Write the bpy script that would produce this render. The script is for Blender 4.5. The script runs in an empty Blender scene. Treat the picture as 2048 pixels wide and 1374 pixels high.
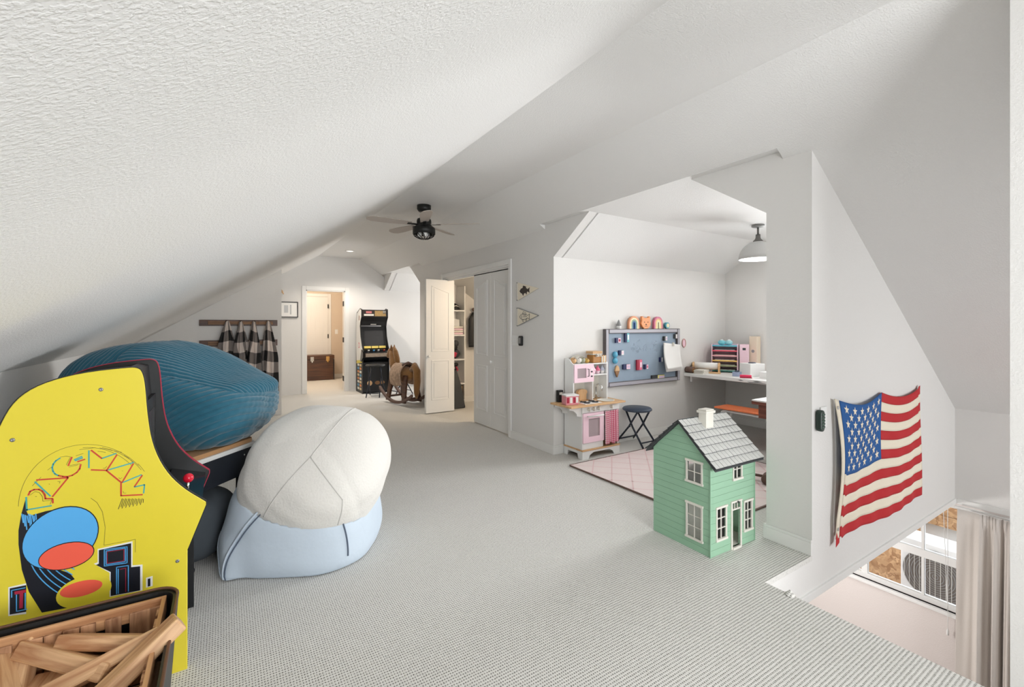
import bpy, bmesh, math, random
import numpy as np
from mathutils import Vector, Matrix, Euler, noise

random.seed(7)
PI = math.pi
scene = bpy.context.scene
COL = scene.collection

# ------------------------------------------------------------------ camera
CAM_H = 1.33
F_PX = 905.0
YAW = math.radians(32.52)          # the hall axis (+Y) lies 32.5 degrees left of the view
cam_d = bpy.data.cameras.new('camera')
cam = bpy.data.objects.new('camera', cam_d)
COL.objects.link(cam)
cam.location = (0, 0, CAM_H)
cam.rotation_euler = (PI / 2, 0, -YAW)
cam_d.sensor_width = 36.0
cam_d.lens = F_PX / 2048 * 36.0
cam_d.shift_y = -37.0 / 2048
cam_d.clip_start = 0.02
scene.camera = cam

# ------------------------------------------------------------------ world, daylight, exposure
w = bpy.data.worlds.new('world'); scene.world = w; w.use_nodes = True
bg = w.node_tree.nodes['Background']
bg.inputs[0].default_value = (0.86, 0.93, 1.0, 1); bg.inputs[1].default_value = 3.2
vs = scene.view_settings
vs.view_transform = 'Standard'; vs.look = 'None'; vs.gamma = 1.0; vs.use_curve_mapping = False
vs.exposure = 0.09

def area(name, loc, rot, sx, sy, power, col=(1, 1, 1), spread=PI):
    l = bpy.data.lights.new(name, 'AREA'); l.shape = 'RECTANGLE'; l.size = sx; l.size_y = sy
    l.energy = power; l.color = col; l.spread = spread
    o = bpy.data.objects.new(name, l); COL.objects.link(o); o.location = loc; o.rotation_euler = rot
    return o
# daylight in the window openings; the last one is an added fill
area('daylight_dormer_window', (6.02, 2.35, 1.45), (0, PI / 2, 0), 1.05, 1.1, 37, (.985, .995, 1), 1.35)
area('daylight_stair_gable_window', (4.0, -2.12, .55), (PI / 2, 0, 0), 1.5, 1.4, 43, (1, .995, .99))
area('daylight_far_dormer_window', (5.40, 8.45, 1.45), (0, PI / 2, 0), 1.1, 1.2, 64, (1, .98, .96))
area('fill_behind_camera', (1.1, -2.12, 1.35), (PI / 2, 0, 0), 1.9, 1.2, 104, (.985, .995, 1))  # added fill from behind the camera, evens out the room

# ------------------------------------------------------------------ helpers
RX, RY = math.cos(YAW), math.sin(YAW)
def at(u, v, X=None, Y=None, Z=None):
    """point of the room seen at photograph pixel (u, v), on the plane X=, Y= or Z="""
    a = (u - 1024) / F_PX
    d = Vector((RX * a + RY, -RY * a + RX, (650 - v) / F_PX))
    if X is not None: t = X / d.x
    elif Y is not None: t = Y / d.y
    else: t = (Z - CAM_H) / d.z
    return Vector((0, 0, CAM_H)) + d * t

class MB:
    def __init__(s, o=(0, 0, 0)):
        s.v = []; s.f = []; s.uv = None; s.o = Vector(o)
    def add(s, vs_, fs):
        n = len(s.v); s.v += [Vector(p) - s.o for p in vs_]; s.f += [tuple(i + n for i in q) for q in fs]
        return s
    def box(s, x0, x1, y0, y1, z0, z1):
        return s.add([(x0, y0, z0), (x1, y0, z0), (x1, y1, z0), (x0, y1, z0), (x0, y0, z1), (x1, y0, z1), (x1, y1, z1), (x0, y1, z1)],
                     [(0, 3, 2, 1), (4, 5, 6, 7), (0, 1, 5, 4), (1, 2, 6, 5), (2, 3, 7, 6), (3, 0, 4, 7)])
    def obox(s, c, size, rot=(0, 0, 0)):
        m = rot if isinstance(rot, Matrix) else Euler(rot).to_matrix()
        c = Vector(c); hx, hy, hz = [q / 2 for q in size]
        pts = [c + m @ Vector((x, y, z)) for z in (-hz, hz) for x, y in ((-hx, -hy), (hx, -hy), (hx, hy), (-hx, hy))]
        return s.add(pts, [(0, 3, 2, 1), (4, 5, 6, 7), (0, 1, 5, 4), (1, 2, 6, 5), (2, 3, 7, 6), (3, 0, 4, 7)])
    def prism(s, poly, axis, a, b):
        def P(p, k):
            return {'x': (k, p[0], p[1]), 'y': (p[0], k, p[1]), 'z': (p[0], p[1], k)}[axis]
        n = len(poly)
        fs = [tuple(range(n)), tuple(range(2 * n - 1, n - 1, -1))] + [(i, (i + 1) % n, n + (i + 1) % n, n + i) for i in range(n)]
        return s.add([P(p, a) for p in poly] + [P(p, b) for p in poly], fs)
    def tube(s, pts, r, n=8, closed=False):
        pts = [Vector(p) for p in pts]; m = len(pts)
        rs = r if isinstance(r, (list, tuple)) else [r] * m
        vs_ = []; up = None
        for i, p in enumerate(pts):
            if closed: t = (pts[(i + 1) % m] - pts[i - 1])
            else: t = pts[min(i + 1, m - 1)] - pts[max(i - 1, 0)]
            t.normalize()
            if up is None:
                up = Vector((0, 0, 1)) if abs(t.z) < .9 else Vector((1, 0, 0))
            a = t.cross(up)
            if a.length < 1e-5: a = t.cross(Vector((0, 1, .3)))
            a.normalize(); b = a.cross(t).normalized(); up = b
            vs_ += [p + rs[i] * (a * math.cos(2 * PI * k / n) + b * math.sin(2 * PI * k / n)) for k in range(n)]
        fs = []
        for i in range(m if closed else m - 1):
            j = (i + 1) % m
            fs += [(i * n + k, i * n + (k + 1) % n, j * n + (k + 1) % n, j * n + k) for k in range(n)]
        if not closed:
            fs += [tuple(range(n - 1, -1, -1)), tuple((m - 1) * n + k for k in range(n))]
        return s.add(vs_, fs)
    def cyl(s, p0, p1, r0, r1=None, n=16):
        return s.tube([p0, p1], [r0, r0 if r1 is None else r1], n)
    def lathe(s, prof, c=(0, 0, 0), n=24, rot=None):
        c = Vector(c); vs_ = []
        for r, z in prof:
            for k in range(n):
                p = Vector((r * math.cos(2 * PI * k / n), r * math.sin(2 * PI * k / n), z))
                vs_.append(c + (rot @ p if rot else p))
        fs = []
        for i in range(len(prof) - 1):
            fs += [(i * n + k, i * n + (k + 1) % n, (i + 1) * n + (k + 1) % n, (i + 1) * n + k) for k in range(n)]
        if prof[0][0] > 1e-4: fs.append(tuple(range(n - 1, -1, -1)))
        if prof[-1][0] > 1e-4: fs.append(tuple((len(prof) - 1) * n + k for k in range(n)))
        return s.add(vs_, fs)
    def ball(s, c, r, n=12, rot=None):
        r = r if isinstance(r, (tuple, list)) else (r, r, r)
        c = Vector(c); m = n // 2; vs_ = []; fs = []
        for i in range(m + 1):
            th = PI * i / m
            for k in range(n):
                ph = 2 * PI * k / n
                p = Vector((r[0] * math.sin(th) * math.cos(ph), r[1] * math.sin(th) * math.sin(ph), r[2] * math.cos(th)))
                vs_.append(c + (rot @ p if rot else p))
        for i in range(m):
            fs += [(i * n + k, (i + 1) * n + k, (i + 1) * n + (k + 1) % n, i * n + (k + 1) % n) for k in range(n)]
        return s.add(vs_, fs)
    def grid(s, fn, nu, nv, uv=None, wrap=False):
        vs_ = [fn(i / (nu - 1), j / (nv - 1)) for j in range(nv) for i in range(nu)]
        fs = [(j * nu + i, j * nu + i + 1, (j + 1) * nu + i + 1, (j + 1) * nu + i) for j in range(nv - 1) for i in range(nu - 1)]
        s.add(vs_, fs)
        if uv: s.uv = [uv(i / (nu - 1), j / (nv - 1)) for j in range(nv) for i in range(nu)]
        return s
    def build(s, name, m, parent=None, smooth=False, bevel=0, label=None, kind=None, solid=0):
        me = bpy.data.meshes.new(name)
        me.from_pydata([tuple(p) for p in s.v], [], s.f)
        bm = bmesh.new(); bm.from_mesh(me)
        bmesh.ops.recalc_face_normals(bm, faces=bm.faces)
        bm.to_mesh(me); bm.free()
        if s.uv is not None:
            l = me.uv_layers.new(name='UVMap')
            for lp in me.loops: l.data[lp.index].uv = s.uv[lp.vertex_index]
        me.materials.append(m)
        if smooth:
            for p in me.polygons: p.use_smooth = True
        ob = bpy.data.objects.new(name, me); COL.objects.link(ob)
        ob.location = s.o if parent is None else (0, 0, 0)
        if parent is not None: ob.parent = parent
        if bevel:
            b = ob.modifiers.new('bevel', 'BEVEL'); b.width = bevel; b.segments = 2; b.limit_method = 'ANGLE'
            b.harden_normals = False
        if solid:
            q = ob.modifiers.new('solid', 'SOLIDIFY'); q.thickness = solid; q.offset = 0
        if label: ob['label'] = label
        if kind: ob['kind'] = kind
        return ob

def tag(o, label, cat, group=None):
    o['label'] = label; o['category'] = cat
    if group: o['group'] = group
    return o
def thing(name, label, cat, loc=(0, 0, 0), rz=0, group=None):
    o = bpy.data.objects.new(name, None); COL.objects.link(o)
    o.empty_display_size = .05; o.location = loc; o.rotation_euler = (0, 0, rz)
    return tag(o, label, cat, group)
def struct(o):
    o['kind'] = 'structure'; return o
def copy_thing(root, loc, rz, label):
    r = root.copy(); COL.objects.link(r); r.location = loc; r.rotation_euler = (0, 0, rz); r['label'] = label
    for ch in list(root.children):
        c = ch.copy(); COL.objects.link(c); c.parent = r
        for g in list(ch.children):
            d = g.copy(); COL.objects.link(d); d.parent = c
    return r

# ------------------------------------------------------------------ materials
def srgb(r, g, b):
    f = lambda c: (c / 255 / 12.92) if c / 255 <= .04045 else ((c / 255 + .055) / 1.055) ** 2.4
    return (f(r), f(g), f(b), 1)
def new_mat(name):
    m = bpy.data.materials.new(name); m.use_nodes = True
    nt = m.node_tree; b = nt.nodes['Principled BSDF']
    return m, nt, b
def N(nt, t, **k):
    n = nt.nodes.new(t)
    for a, q in k.items(): setattr(n, a, q)
    return n
def mat(name, col, rough=.5, metal=0, bump=None, vary=0, sheen=0, coat=0, spec=None):
    m, nt, b = new_mat(name)
    b.inputs['Base Color'].default_value = col if len(col) == 4 else (*col, 1)
    b.inputs['Roughness'].default_value = rough; b.inputs['Metallic'].default_value = metal
    if sheen: b.inputs['Sheen Weight'].default_value = sheen
    if coat: b.inputs['Coat Weight'].default_value = coat
    if spec is not None: b.inputs['Specular IOR Level'].default_value = spec
    if bump or vary:
        tc = N(nt, 'ShaderNodeTexCoord'); nz = N(nt, 'ShaderNodeTexNoise')
        sc, st, dist = bump if bump else (20, 0, .001)
        nz.inputs['Scale'].default_value = sc; nz.inputs['Detail'].default_value = 3
        nt.links.new(tc.outputs['Object'], nz.inputs['Vector'])
        if st:
            bp = N(nt, 'ShaderNodeBump'); bp.inputs['Strength'].default_value = st; bp.inputs['Distance'].default_value = dist
            nt.links.new(nz.outputs['Fac'], bp.inputs['Height']); nt.links.new(bp.outputs['Normal'], b.inputs['Normal'])
        if vary:
            hs = N(nt, 'ShaderNodeMix', data_type='RGBA'); 
            c = b.inputs['Base Color'].default_value
            hs.inputs['A'].default_value = tuple(x * (1 - vary) for x in c[:3]) + (1,)
            hs.inputs['B'].default_value = tuple(min(1, x * (1 + vary)) for x in c[:3]) + (1,)
            nt.links.new(nz.outputs['Fac'], hs.inputs['Factor']); nt.links.new(hs.outputs['Result'], b.inputs['Base Color'])
    return m
def wood(name, c1, c2, scale=1.0, axis=0, rough=.5):
    m, nt, b = new_mat(name)
    tc = N(nt, 'ShaderNodeTexCoord'); mp = N(nt, 'ShaderNodeMapping')
    sc = [26 * scale] * 3; sc[axis] = 2.2 * scale
    mp.inputs['Scale'].default_value = sc
    nz = N(nt, 'ShaderNodeTexNoise'); nz.inputs['Scale'].default_value = 1; nz.inputs['Detail'].default_value = 5; nz.inputs['Distortion'].default_value = .6
    cr = N(nt, 'ShaderNodeValToRGB'); cr.color_ramp.elements[0].position = .32; cr.color_ramp.elements[1].position = .68
    cr.color_ramp.elements[0].color = c1; cr.color_ramp.elements[1].color = c2
    bp = N(nt, 'ShaderNodeBump'); bp.inputs['Strength'].default_value = .15; bp.inputs['Distance'].default_value = .002
    L = nt.links.new
    L(tc.outputs['Object'], mp.inputs['Vector']); L(mp.outputs['Vector'], nz.inputs['Vector']); L(nz.outputs['Fac'], cr.inputs['Fac'])
    L(cr.outputs['Color'], b.inputs['Base Color']); L(nz.outputs['Fac'], bp.inputs['Height']); L(bp.outputs['Normal'], b.inputs['Normal'])
    b.inputs['Roughness'].default_value = rough
    return m
def emit(name, col, st):
    m, nt, b = new_mat(name)
    b.inputs['Base Color'].default_value = (*col, 1)
    b.inputs['Emission Color'].default_value = (*col, 1); b.inputs['Emission Strength'].default_value = st
    return m
def glass(name):
    m, nt, b = new_mat(name)
    tr = N(nt, 'ShaderNodeBsdfTransparent'); gl = N(nt, 'ShaderNodeBsdfGlossy'); gl.inputs['Roughness'].default_value = .03
    fr = N(nt, 'ShaderNodeFresnel'); fr.inputs['IOR'].default_value = 1.45; mx = N(nt, 'ShaderNodeMixShader')
    nt.links.new(fr.outputs[0], mx.inputs[0]); nt.links.new(tr.outputs[0], mx.inputs[1]); nt.links.new(gl.outputs[0], mx.inputs[2])
    nt.links.new(mx.outputs[0], nt.nodes['Material Output'].inputs['Surface'])
    return m
def plaster(name, col, sc, st, dist):
    """painted drywall with sprayed texture"""
    m, nt, b = new_mat(name); L = nt.links.new
    tc = N(nt, 'ShaderNodeTexCoord')
    a = N(nt, 'ShaderNodeTexNoise'); a.inputs['Scale'].default_value = sc; a.inputs['Detail'].default_value = 2.5; a.inputs['Roughness'].default_value = .55
    r = N(nt, 'ShaderNodeMapRange'); r.inputs[1].default_value = .42; r.inputs[2].default_value = .62
    bp = N(nt, 'ShaderNodeBump'); bp.inputs['Strength'].default_value = st; bp.inputs['Distance'].default_value = dist
    L(tc.outputs['Object'], a.inputs['Vector']); L(a.outputs['Fac'], r.inputs[0]); L(r.outputs[0], bp.inputs['Height']); L(bp.outputs[0], b.inputs['Normal'])
    b.inputs['Base Color'].default_value = col; b.inputs['Roughness'].default_value = .75; b.inputs['Specular IOR Level'].default_value = .25
    return m
def carpet(name, col, dark):
    """cut-and-loop carpet: loops in straight rows with small gaps between them"""
    m, nt, b = new_mat(name); L = nt.links.new
    tc = N(nt, 'ShaderNodeTexCoord'); nz = N(nt, 'ShaderNodeTexNoise'); nz.inputs['Scale'].default_value = 90; nz.inputs['Detail'].default_value = 2
    L(tc.outputs['Object'], nz.inputs['Vector'])
    sub = N(nt, 'ShaderNodeVectorMath', operation='SUBTRACT'); sub.inputs[1].default_value = (.5, .5, .5)
    L(nz.outputs['Color'], sub.inputs[0])
    scl = N(nt, 'ShaderNodeVectorMath', operation='SCALE'); scl.inputs['Scale'].default_value = .006; L(sub.outputs[0], scl.inputs[0])
    ad = N(nt, 'ShaderNodeVectorMath', operation='ADD'); L(tc.outputs['Object'], ad.inputs[0]); L(scl.outputs[0], ad.inputs[1])
    sp = N(nt, 'ShaderNodeSeparateXYZ'); L(ad.outputs[0], sp.inputs[0])
    def wave(sock, period):
        mu = N(nt, 'ShaderNodeMath', operation='MULTIPLY'); mu.inputs[1].default_value = 2 * PI / period; L(sock, mu.inputs[0])
        c = N(nt, 'ShaderNodeMath', operation='COSINE'); L(mu.outputs[0], c.inputs[0])
        r = N(nt, 'ShaderNodeMath', operation='MULTIPLY_ADD'); r.inputs[1].default_value = .5; r.inputs[2].default_value = .5; L(c.outputs[0], r.inputs[0])
        return r.outputs[0]
    wx = wave(sp.outputs['X'], .0100); wy = wave(sp.outputs['Y'], .0140)
    pr = N(nt, 'ShaderNodeMath', operation='MULTIPLY'); L(wx, pr.inputs[0]); L(wy, pr.inputs[1])
    hole = N(nt, 'ShaderNodeMapRange'); hole.inputs[1].default_value = .30; hole.inputs[2].default_value = .85; L(pr.outputs[0], hole.inputs[0])
    row = N(nt, 'ShaderNodeMath', operation='MULTIPLY'); row.inputs[1].default_value = .12; L(wy, row.inputs[0])
    mx2 = N(nt, 'ShaderNodeMath', operation='MAXIMUM'); L(hole.outputs[0], mx2.inputs[0]); L(row.outputs[0], mx2.inputs[1])
    mx = N(nt, 'ShaderNodeMix', data_type='RGBA'); mx.inputs['A'].default_value = col; mx.inputs['B'].default_value = dark
    L(mx2.outputs[0], mx.inputs['Factor'])
    L(mx.outputs['Result'], b.inputs['Base Color'])
    bp = N(nt, 'ShaderNodeBump', invert=True); bp.inputs['Strength'].default_value = .6; bp.inputs['Distance'].default_value = .004
    L(mx2.outputs[0], bp.inputs['Height']); L(bp.outputs[0], b.inputs['Normal'])
    b.inputs['Roughness'].default_value = .95; b.inputs['Specular IOR Level'].default_value = .1
    return m
def checks(name, c, ku, kv):
    """woven check: pale, mid and dark squares (c = three colours), periods in UV units"""
    m, nt, b = new_mat(name); L = nt.links.new
    uv = N(nt, 'ShaderNodeUVMap'); sp = N(nt, 'ShaderNodeSeparateXYZ'); L(uv.outputs[0], sp.inputs[0])
    outs = []
    for ax, k in (('X', ku), ('Y', kv)):
        mu = N(nt, 'ShaderNodeMath', operation='MULTIPLY'); mu.inputs[1].default_value = k; L(sp.outputs[ax], mu.inputs[0])
        fr = N(nt, 'ShaderNodeMath', operation='FRACT'); L(mu.outputs[0], fr.inputs[0])
        gt = N(nt, 'ShaderNodeMath', operation='GREATER_THAN'); gt.inputs[1].default_value = .5; L(fr.outputs[0], gt.inputs[0]); outs.append(gt.outputs[0])
    ad = N(nt, 'ShaderNodeMath', operation='ADD'); L(outs[0], ad.inputs[0]); L(outs[1], ad.inputs[1])
    hf = N(nt, 'ShaderNodeMath', operation='MULTIPLY'); hf.inputs[1].default_value = .5; L(ad.outputs[0], hf.inputs[0])
    cr = N(nt, 'ShaderNodeValToRGB'); cr.color_ramp.interpolation = 'CONSTANT'
    cr.color_ramp.elements[0].color = c[0]; cr.color_ramp.elements[1].position = .75; cr.color_ramp.elements[1].color = c[2]
    e = cr.color_ramp.elements.new(.25); e.color = c[1]
    L(hf.outputs[0], cr.inputs['Fac']); L(cr.outputs['Color'], b.inputs['Base Color'])
    b.inputs['Roughness'].default_value = .9
    return m
def osb(name):
    m, nt, b = new_mat(name); L = nt.links.new
    tc = N(nt, 'ShaderNodeTexCoord'); vo = N(nt, 'ShaderNodeTexVoronoi'); vo.inputs['Scale'].default_value = 26
    nz = N(nt, 'ShaderNodeTexNoise'); nz.inputs['Scale'].default_value = 8
    ad = N(nt, 'ShaderNodeMix', data_type='RGBA', blend_type='ADD'); ad.inputs['Factor'].default_value = .25
    L(tc.outputs['Object'], nz.inputs['Vector']); L(tc.outputs['Object'], ad.inputs['A']); L(nz.outputs['Color'], ad.inputs['B'])
    L(ad.outputs['Result'], vo.inputs['Vector'])
    cr = N(nt, 'ShaderNodeValToRGB'); cr.color_ramp.elements[0].color = srgb(150, 105, 65); cr.color_ramp.elements[1].color = srgb(225, 185, 140)
    bw = N(nt, 'ShaderNodeRGBToBW'); L(vo.outputs['Color'], bw.inputs[0]); L(bw.outputs[0], cr.inputs['Fac']); L(cr.outputs['Color'], b.inputs['Base Color'])
    b.inputs['Roughness'].default_value = .8
    return m

M = {}
M['wall'] = plaster('wall_paint', srgb(231, 229, 226), 110, .2, .002)
M['ceil'] = plaster('ceiling_paint', srgb(235, 234, 232), 135, .4, .0018)
M['lower'] = plaster('lower_wall_paint', srgb(232, 224, 220), 95, .2, .002)
M['tan'] = plaster('hall_wall_paint', srgb(215, 200, 182), 95, .2, .002)
M['trim'] = mat('trim_white', srgb(238, 237, 234), .4)
M['door'] = mat('door_white', srgb(235, 234, 231), .45)
M['carpet'] = carpet('carpet', srgb(228, 226, 221), srgb(132, 129, 124))
M['white'] = mat('white_plain', srgb(240, 240, 238), .45)
M['offwhite'] = mat('off_white', srgb(226, 222, 212), .5)
M['black'] = mat('black_satin', srgb(22, 23, 25), .45)
M['blackgloss'] = mat('black_gloss', srgb(14, 15, 18), .18)
M['blackmetal'] = mat('black_metal', srgb(34, 35, 34), .45, .3)
M['steel'] = mat('steel', srgb(150, 150, 150), .35, .8)
M['chrome'] = mat('chrome', srgb(215, 215, 215), .15, 1)
M['glass'] = glass('pane_glass')
M['yellow'] = mat('yellow_laminate', srgb(232, 214, 60), .35)
M['red'] = mat('red', srgb(206, 66, 46), .5)
M['crimson'] = mat('crimson', srgb(172, 30, 62), .5)
M['coral'] = mat('coral', srgb(250, 100, 78), .45)
M['blue'] = mat('print_blue', srgb(88, 178, 242), .45)
M['teal'] = mat('print_teal', srgb(70, 170, 172), .45)
M['ink'] = mat('print_ink', srgb(16, 18, 30), .45)
M['navy'] = mat('navy', srgb(40, 48, 92), .6)
M['pink'] = mat('pink', srgb(247, 214, 226), .45)
M['pinkdeep'] = mat('pink_deep', srgb(228, 110, 140), .5)
M['wood'] = wood('light_wood', srgb(205, 160, 112), srgb(226, 188, 142), 1, 0)
M['woody'] = wood('light_wood_y', srgb(205, 160, 112), srgb(226, 188, 142), 1, 1)
M['woodz'] = wood('light_wood_z', srgb(205, 160, 112), srgb(226, 188, 142), 1, 2)
M['block'] = wood('block_wood', srgb(170, 118, 78), srgb(226, 186, 142), 1.9, 0, .42)
M['slat'] = wood('slat_wood', srgb(132, 90, 62), srgb(208, 162, 124), 2.0, 2, .55)
M['slatx'] = wood('slat_wood_x', srgb(156, 106, 70), srgb(210, 162, 118), 2.0, 0, .5)
M['darkwood'] = wood('dark_wood', srgb(62, 38, 24), srgb(98, 62, 40), 1, 0, .4)
M['midwood'] = wood('mid_wood', srgb(112, 78, 48), srgb(160, 116, 74), 1, 0, .5)
M['redwood'] = wood('red_wood', srgb(106, 58, 46), srgb(140, 84, 66), 1, 1, .35)
M['orange'] = mat('orange', srgb(240, 132, 84), .4)
M['green'] = mat('green_paint', srgb(150, 190, 161), .55, vary=.05, bump=(9, .05, .001))
M['shingle'] = mat('shingle_grey', srgb(196, 196, 192), .75, vary=.12, bump=(40, .2, .002))
M['grey'] = mat('grey', srgb(150, 150, 150), .6)
M['darkgrey'] = mat('dark_grey', srgb(62, 64, 66), .8)
M['slate'] = mat('slate_blue_vinyl', srgb(58, 70, 88), .5)
M['tealbag'] = mat('teal_corduroy', srgb(24, 92, 114), .85, sheen=.4, bump=(160, .25, .002), vary=.1)
M['bluebag'] = mat('pale_blue_fabric', srgb(206, 219, 232), .9, bump=(14, .25, .012), vary=.03)
M['whitebag'] = mat('cream_plush', srgb(232, 229, 223), .95, bump=(90, .45, .006), vary=.04, sheen=.2)
M['curtain'] = mat('linen', srgb(216, 209, 202), .95, bump=(180, .3, .001), vary=.06)
M['plaid'] = checks('buffalo_check', [srgb(218, 205, 196), srgb(124, 116, 112), srgb(26, 25, 25)], 1, 1)
M['gingham'] = checks('pink_gingham', [srgb(248, 226, 230), srgb(238, 166, 184), srgb(222, 112, 142)], 1, 1)
M['flagred'] = mat('flag_red', srgb(190, 38, 44), .85, bump=(120, .2, .001), vary=.06)
M['flagwhite'] = mat('flag_cream', srgb(240, 230, 210), .9, bump=(120, .2, .001), vary=.03)
M['flagblue'] = mat('flag_blue', srgb(38, 92, 156), .9, bump=(120, .2, .001), vary=.06)
M['osb'] = osb('strand_board')
M['paper'] = mat('paper', srgb(248, 247, 244), .8)
M['chalkboard'] = mat('chalkboard', srgb(150, 168, 186), .7, bump=(5, .02, .001), vary=.12)
M['rug'] = mat('rug_pink', srgb(240, 225, 222), .95, bump=(150, .4, .003), vary=.03)
M['rugline'] = mat('rug_line', srgb(236, 208, 207), .95)
M['brown'] = mat('brown', srgb(108, 84, 74), .6)
M['fur'] = mat('brown_fur', srgb(150, 108, 62), .95, bump=(60, .8, .012), vary=.25, sheen=.3)
M['bronze'] = mat('bronze', srgb(110, 78, 60), .4, .5)
M['screen'] = mat('dark_screen', srgb(58, 58, 60), .15)

# ================================================================== THE SETTING
XL, XW, XE, XV = -.95, 2.86, 5.85, 2.36      # left knee wall, right wall, dormer end wall, edge of the stair void
YF, YN = 1.27, -2.0                          # flag wall, gable wall behind the camera
ZF, ZS, ZD, ZJ = 2.68, 2.339, 2.385, 2.03    # flat ceiling, slope at right wall, dormer flat, dormer jambs
MR, ML = .672, .633                          # pitch of the right and left slopes
YFAR = 9.5
zr = lambda x: ZS - MR * (x - XW)            # right slope
zl = lambda x: ZF - ML * (1.56 - x)          # left slope
XR = XW - (ZF - ZS) / MR                     # flat / right-slope crease

b = MB()
b.box(XL, XV, YN, YF, -.03, 0); b.box(XL, XW, YF, YFAR, -.03, 0); b.box(XW, XE, 1.53, 3.69, -.03, 0)
b.box(XW, 4.4, 4.3, 7.05, -.03, 0); b.box(XW, 5.2, 7.44, YFAR, -.03, 0); b.box(.2, 2.95, YFAR, 12.1, -.03, 0)
struct(b.build('floor', M['carpet']))
b = MB()
b.box(XL, XV - .01, YN, YF, -.22, -.03); b.box(XL, XW, YF + .1, YFAR, -.22, -.03); b.box(XW, XE, 1.53, 3.69, -.22, -.03)
struct(b.build('floor_slab', M['wall']))
bu = MB()                                     # short turned-up end of the carpet at the corner of the void
bu.add([(XV - .03, YF - .15, 0), (XV + .006, YF - .15, 0), (XV + .006, YF - .12, .02), (XV - .03, YF - .12, .004), (XV - .012, YF - .10, 0)],
       [(0, 1, 2, 3), (3, 2, 4), (0, 3, 4), (1, 2, 4), (0, 1, 4)])
struct(bu.build('floor_edge', M['carpet']))

# ceilings
T = .07
b = MB()
b.prism([(XL - .1, zl(XL - .1)), (1.56, ZF), (XR, ZF), (XR, ZF + T), (1.56, ZF + T), (XL - .1, zl(XL - .1) + T)], 'y', YN, YFAR + .02)
struct(b.build('ceiling', M['ceil']))
def slope_plate(b, y0, y1, x1):
    b.prism([(XR, ZF), (x1, zr(x1)), (x1, zr(x1) + T), (XR, ZF + T)], 'y', y0, y1)
b = MB()
XN = XW - (ZD - ZS) / MR
slope_plate(b, YN, YF, 5.5); slope_plate(b, YF, 1.43, XW + .1); slope_plate(b, 1.43, 3.84, XN)
slope_plate(b, 3.84, 4.3, XW + .1); slope_plate(b, 4.3, 7.1, 4.45); slope_plate(b, 7.1, 7.34, XW + .1); slope_plate(b, 7.34, YFAR + .02, XN)
struct(b.build('ceiling_slope', M['ceil']))
# dormer ceilings
def dormer(ya, yb, x1, zj, name):
    k = (ZD - zj) / .66
    b = MB()
    b.box(XW + .1, x1, ya + k, yb - k, ZD, ZD + T)
    b.box(XN - .005, XW + .1, ya - .10, yb + .15, ZD, ZD + T)
    b.prism([(ya, zj), (ya + k, ZD), (ya + k, ZD + T), (ya, zj + T)], 'x', XW + .1, x1)
    b.prism([(yb, zj), (yb - k, ZD), (yb - k, ZD + T), (yb, zj + T)], 'x', XW + .1, x1)
    struct(b.build(name, M['ceil']))
dormer(1.53, 3.69, XE, ZJ, 'ceiling_dormer')
dormer(7.44, YFAR, 5.2, 2.06, 'ceiling_far_dormer')

# left knee wall, gable wall behind the camera
b = MB(); b.box(XL - .1, XL, YN, YFAR, 0, zl(XL) + .02); struct(b.build('wall_left', M['wall']))
b = MB()
gp = lambda x0, x1: [(x0, 0), (x1, 0), (x1, min(ZF, zr(x1) if x1 > XR else ZF)), (x0, zl(x0))]
b.box(XL, .1, YN - .1, YN, -.1, 1.8); b.box(2.1, 2.5, YN - .1, YN, -.1, 2.6); b.box(.1, 2.1, YN - .1, YN, -.1, .7)
b.prism([(XL, 1.0), (XL, zl(XL)), (1.56, ZF), (XR, ZF), (2.5, zr(2.5)), (2.5, 2.0), (.1, 2.0), (.1, 1.0)], 'y', YN - .1, YN)
struct(b.build('wall_back', M['wall']))
# coat rack wall
YC, XC = 7.5, .726
b = MB(); b.prism([(XL, 0), (XC, 0), (XC, zl(XC) + .03), (XL, zl(XL) + .03)], 'y', YC, YC + .11)
struct(b.build('wall_coats', M['wall']))
# far wall with the doorway
DX0, DX1, DZ = 1.342, 2.065, 2.01
b = MB()
b.prism([(XL, 0), (DX0, 0), (DX0, DZ), (1.56, DZ), (1.56, ZF + .02), (XL, zl(XL) + .02)], 'y', YFAR, YFAR + .11)
b.prism([(1.56, DZ), (DX1, DZ), (DX1, 0), (5.2, 0), (5.2, 2.06), (XW, 2.45), (XW, zr(XW)), (XR, ZF + .02), (1.56, ZF + .02)], 'y', YFAR, YFAR + .11)
struct(b.build('wall_far', M['wall']))
# right wall: pillar, gable pieces, closet header, stub walls
TW = .12
b = MB()
b.prism([(YF, -.03), (1.53, -.03), (1.53, ZJ), (1.53 + (ZD - ZJ) / .66, ZD), (1.43, ZD), (1.43, ZS), (YF, ZS + .02)], 'x', XW, XW + TW)
b.prism([(3.69, 0), (4.55, 0), (4.55, ZS + .02), (3.84, ZS), (3.84, ZD), (3.69 - (ZD - ZJ) / .66, ZD), (3.69, ZJ)], 'x', XW, XW + TW)
b.prism([(4.55, 2.05), (6.47, 2.05), (6.47, ZS + .02), (4.55, ZS + .02)], 'x', XW, XW + TW)
b.prism([(6.47, 0), (7.44, 0), (7.44, 2.06), (7.44 + (ZD - 2.06) / .66, ZD), (7.34, ZD), (7.34, ZS), (6.47, ZS + .02)], 'x', XW, XW + TW)
b.prism([(YFAR, 2.06), (YFAR, ZD), (YFAR - (ZD - 2.06) / .66, ZD)], 'x', XW, XW + TW)
struct(b.build('wall_right', M['wall']))
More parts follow.
